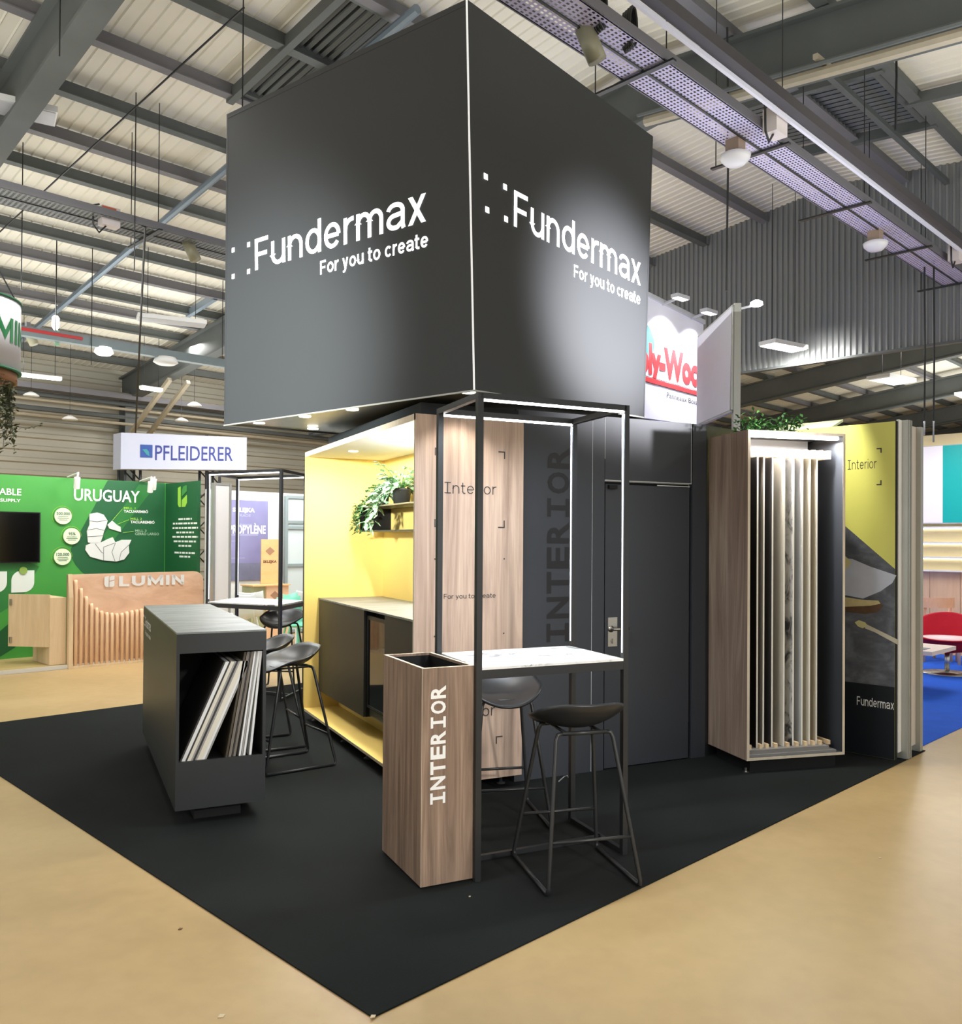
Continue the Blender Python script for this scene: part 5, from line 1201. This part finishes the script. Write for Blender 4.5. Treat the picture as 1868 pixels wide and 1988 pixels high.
# bright bulb lamp with a green tag
q = (5.03, 15.231, 5.3)
t = thing('bulb_lamp', q, 'small bright bulb lamp with a green tag hanging near the round white sign', 'lamp', frame=HALL)
b = MB(HALL); b.lathe([(.03, -.16), (.06, -.10), (.06, .04), (.03, .08)], q, 14); b.build('bulb', LAMPON, t, True)
b = MB(HALL); b.box(q[0] - .01, q[0] + .06, q[1] - .01, q[1] + .01, q[2] - .42, q[2] - .16); b.build('tag', mat('tag_pale_green', (140, 180, 150), .5), t)
b = MB(HALL); b.tube([(q[0], q[1], q[2] + .08), (q[0], q[1], roofz(q[1]) - .05)], .006, 5); b.build('hanging_wire', BMETAL, t)
# conduit with small lamps, left
b = MB(HALL); b.box(1, 9, 15.05, 15.2, 4.93, 5.08); t = b.build('lamp_track', mat('conduit_grey_green', (112, 124, 126), .5, .2, vary=.05)); tag(t, 'grey lamp track along the hall with small white lamps, left of the header', 'track')
b = MB(HALL); b.box(3.9, 5.4, 15.03, 15.05, 5.0, 5.05); b.build('red_strip', mat('red_strip', (170, 40, 40), .5), t)
for q, m_, s_ in (((5.783, 15.021, 4.95), SIGNW, .16), ((6.888, 15.312, 4.95), WHITE, .22)):
    b = MB(HALL); b.lathe([(s_ * .7, -.10), (s_, -.06), (s_ * .8, .03)], (q[0], 15.12, 4.92), 16); b.build('lamp_head', m_, t, True)
for xx in (2.0, 5.0, 8.0):
    b = MB(HALL); b.tube([(xx, 15.12, 5.08), (xx, 15.12, roofz(15.1) - .05)], .008, 5); b.build('hanging_wire', BMETAL, t)
# perforated cable trays
def perf(name, rgb, cell=.034, hole=.26):
    m = mat(name, rgb, .5, .2); nt = m.node_tree; L = nt.links.new; b_ = nt.nodes['Principled BSDF']; out = nt.nodes['Material Output']
    tc = nt.nodes.new('ShaderNodeTexCoord'); sp_ = nt.nodes.new('ShaderNodeSeparateXYZ'); L(tc.outputs['Object'], sp_.inputs[0]); sc = []
    for ax_, k in (('X', 1.6), ('Y', 1.0)):
        d = nt.nodes.new('ShaderNodeMath'); d.operation = 'DIVIDE'; d.inputs[1].default_value = cell * k; L(sp_.outputs[ax_], d.inputs[0])
        f_ = nt.nodes.new('ShaderNodeMath'); f_.operation = 'FRACT'; L(d.outputs[0], f_.inputs[0])
        s1 = nt.nodes.new('ShaderNodeMath'); s1.operation = 'SUBTRACT'; s1.inputs[1].default_value = .5; L(f_.outputs[0], s1.inputs[0])
        a1 = nt.nodes.new('ShaderNodeMath'); a1.operation = 'ABSOLUTE'; L(s1.outputs[0], a1.inputs[0])
        l1 = nt.nodes.new('ShaderNodeMath'); l1.operation = 'LESS_THAN'; l1.inputs[1].default_value = hole; L(a1.outputs[0], l1.inputs[0]); sc.append(l1)
    mu = nt.nodes.new('ShaderNodeMath'); mu.operation = 'MULTIPLY'; L(sc[0].outputs[0], mu.inputs[0]); L(sc[1].outputs[0], mu.inputs[1])
    tr = nt.nodes.new('ShaderNodeBsdfTransparent'); mx = nt.nodes.new('ShaderNodeMixShader'); L(mu.outputs[0], mx.inputs[0]); L(b_.outputs[0], mx.inputs[1]); L(tr.outputs[0], mx.inputs[2]); L(mx.outputs[0], out.inputs['Surface'])
    return m
def tray(x0, x1, y0, y1, z, m, mside, lb, strap=1.3):
    t = thing('cable_tray', ((x0 + x1) / 2, (y0 + y1) / 2, z), lb, 'cable tray', 'cable trays under the roof', frame=HALL)
    b = MB(HALL); b.open = True; b.poly([(x0, y0, z), (x1, y0, z), (x1, y1, z), (x0, y1, z)]); b.build('tray_sheet', m, t)
    for yy in (y0, y1):
        b = MB(HALL); b.box(x0, x1, yy - .012, yy + .012, z, z + .09); b.build('side_rail', mside, t)
    b = MB(HALL); b.box(x0, x1, (y0 + y1) / 2 - .01, (y0 + y1) / 2 + .01, z - .012, z); b.build('centre_rail', BMETAL, t)
    x = x0 + .55
    while x < x1:
        b = MB(HALL); b.box(x - .025, x + .025, y0 - .08, y1 + .35, z - .03, z - .012); b.build('cross_strap', BMETAL, t)
        for yy in (y0, y1 + .3):
            b = MB(HALL); b.tube([(x, yy, z), (x, yy, roofz(yy) - .05)], .006, 5); b.build('hanging_rod', BMETAL, t)
        x += strap
    return t
TRM = perf('perforated_tray_purple_lit', (206, 198, 230)); TRD = perf('perforated_tray_grey', (120, 124, 126))  # lavender puts purplish lamp light into the colour of the first sheet
tr1 = tray(3.4, 14.3, 3.93, 4.36, 5.6, TRM, mat('tray_rail_grey', (112, 110, 116), .5, .2), 'pale perforated cable tray running along the hall to the right of the header', 2.05)
b = MB(HALL); b.box(3.4, 14.3, 3.60, 3.70, 5.68, 5.78); b.build('trunking', mat('trunking_grey', (66, 63, 66), .5, .2, vary=.04), tr1)
b = MB(HALL); b.box(3.4, 14.3, 3.705, 3.735, 5.64, 5.68); b.build('trunking_lip', mat('trunking_lip_white', (222, 222, 236), .5), tr1)
tr2 = tray(-2, 9, 10.68, 11.22, 5.6, TRD, GSTEEL, 'grey perforated cable tray crossing the roof left of the header', 3.1)
b = MB(HALL); b.box(-2, 9, 11.0, 11.2, 5.63, 5.69); b.build('cable_bundle', BMETAL, tr2)
# boxes, floodlights and coiled leads on the trays
PINKB = mat('socket_box_pale', (216, 206, 204), .5, vary=.03); ORGM = mat('orange_label', (214, 96, 60), .5)
for q, lb in (((7.689, 3.825, 5.62), 'pale socket box with orange label on the right cable tray'), ((12.891, 3.782, 5.62), 'pale socket box at the far end of the right cable tray'), ((4.187, 10.821, 5.62), 'pale socket box on the left cable tray')):
    t = thing('socket_box', q, lb, 'socket box', 'socket boxes on the cable trays', frame=HALL)
    b = MB(HALL); b.box(q[0] - .11, q[0] + .11, q[1] - .07, q[1] + .07, q[2] - .10, q[2] + .13); b.build('box', PINKB, t)
    b = MB(HALL); b.box(q[0] - .112, q[0] + .06, q[1] - .072, q[1] - .07, q[2] + .05, q[2] + .12); b.build('label_strip', ORGM, t)
    b = MB(HALL); b.tube([(q[0] - .12, q[1], q[2] + .15), (q[0] - .2, q[1], q[2] + .12), (q[0] - .19, q[1], q[2] - .12), (q[0] - .12, q[1], q[2] - .2), (q[0] - .04, q[1], q[2] - .1)], .012, 6); b.build('lead', BMETAL, t, True)
for q, lb in (((7.669, 4.226, 5.45), 'white dome floodlight under the middle of the right cable tray'), ((11.151, 4.199, 5.45), 'white dome floodlight farther along the right cable tray')):
    t = thing('flood_light', q, lb, 'lamp', 'dome floodlights on the right cable tray', frame=HALL)
    b = MB(HALL); b.lathe([(.02, -.10), (.09, -.09), (.14, -.04), (.15, .0), (.11, .02)], q, 22); b.build('dome', mat('dome_milky', (226, 224, 226), .35), t, True)
    b = MB(HALL); b.box(q[0] - .07, q[0] + .07, q[1] - .07, q[1] + .07, q[2] + .02, q[2] + .15); b.build('ballast', mat('ballast_brown', (150, 130, 110), .5), t)
for q, lb in (((5.299, 10.882, 5.5), 'grey cylinder projector under the left cable tray, near the header'), ((5.25, 4.13, 5.5), 'olive cylinder projector under the right cable tray, above the header'), ((4.721, 15.464, 5), 'grey cylinder projector just right of the round white sign')):
    t = thing('projector_lamp', q, lb, 'lamp', 'cylinder projectors on the trays', frame=HALL)
    b = MB(HALL); b.tube([(q[0] - .05, q[1] + .02, q[2] + .12), (q[0] + .04, q[1] - .04, q[2] - .12)], .075, 16); b.build('body', mat('projector_olive', (146, 142, 118), .45, .1), t, True)
    b = MB(HALL); b.box(q[0] - .08, q[0] - .02, q[1] - .04, q[1] + .06, q[2] + .10, q[2] + .24); b.build('bracket', GSTEEL, t)
for i, (q, lb) in enumerate((((5.234, 4.039, 5.75), 'coil of black lead hanging on the trunking at the top edge'), ((5.593, 4.013, 5.75), 'coil of black lead hanging on the trunking just right of the topmost coil'))):
    b = MB(HALL)
    for k in range(4):
        b.tube([(q[0] + .05 * math.cos(a) + .01 * k, q[1] + .03 * k - .04, q[2] - .02 + .16 * math.sin(a)) for a in [j * .524 for j in range(12)]], .014, 6, True)
    tag(b.build('lead_coil', BMETAL, smooth=True), lb, 'cable coil', 'lead coils on the trunking')
# free hanging cables
def hcable(pts, r, lb, m=BMETAL):
    b = MB(HALL); b.tube(pts, r, 6); tag(b.build('hanging_cable', m), lb, 'cable', 'free hanging cables')
p = (4.591, 10.704, 5.6); q = (6.909, 16.48, 3.6)
hcable([(p[0] - .1, p[1], 5.62), p, (p[0] * .5 + q[0] * .5, p[1] * .5 + q[1] * .5, 4.55), (q[0], q[1], 3.45)], .016, 'thick black cable dropping from the left tray past the white sign box')
for a, z0_, z1_, lb in (((8.641, 4.866, 5.4), 4.45, 7.4, 'black cable hanging down to the white banner from the roof'), ((13.082, 4.246, 5), 3.2, 5.6, 'left of two black cables in front of the grey gable wall at the right'), ((13.172, 4.152, 5), 3.1, 5.7, 'right of two black cables in front of the grey gable wall at the right'), ((9.844, 3.496, 6.5), 6.2, 7.4, 'black cable hanging from the rooflight on the right')):
    hcable([(a[0], a[1], min(z1_, roofz(a[1]) - .05)), (a[0] + .03, a[1], (z0_ + z1_) / 2), (a[0], a[1], z0_)], .013, lb)
for a, z0_, lb in (((2.927, 8.838, 6.6), 6.35, 'thin rod hanging from the roof beside the upper left rafter'), ((3.723, 12.611, 6), 5.0, 'thin rod hanging through the left cable tray'), ((4.448, 8.03, 6.8), 4.8, 'thin wire hanging from the roof above the left corner of the black header'), ((4.432, 10.642, 5.8), 5.0, 'thin wire hanging behind the left cable tray, near the middle of it'), ((5.54, 15.023, 5.2), 4.6, 'thin wire hanging between the round sign and the unlit luminaire')):
    hcable([(a[0], a[1], roofz(a[1]) - .05), (a[0], a[1], z0_)], .007, lb)
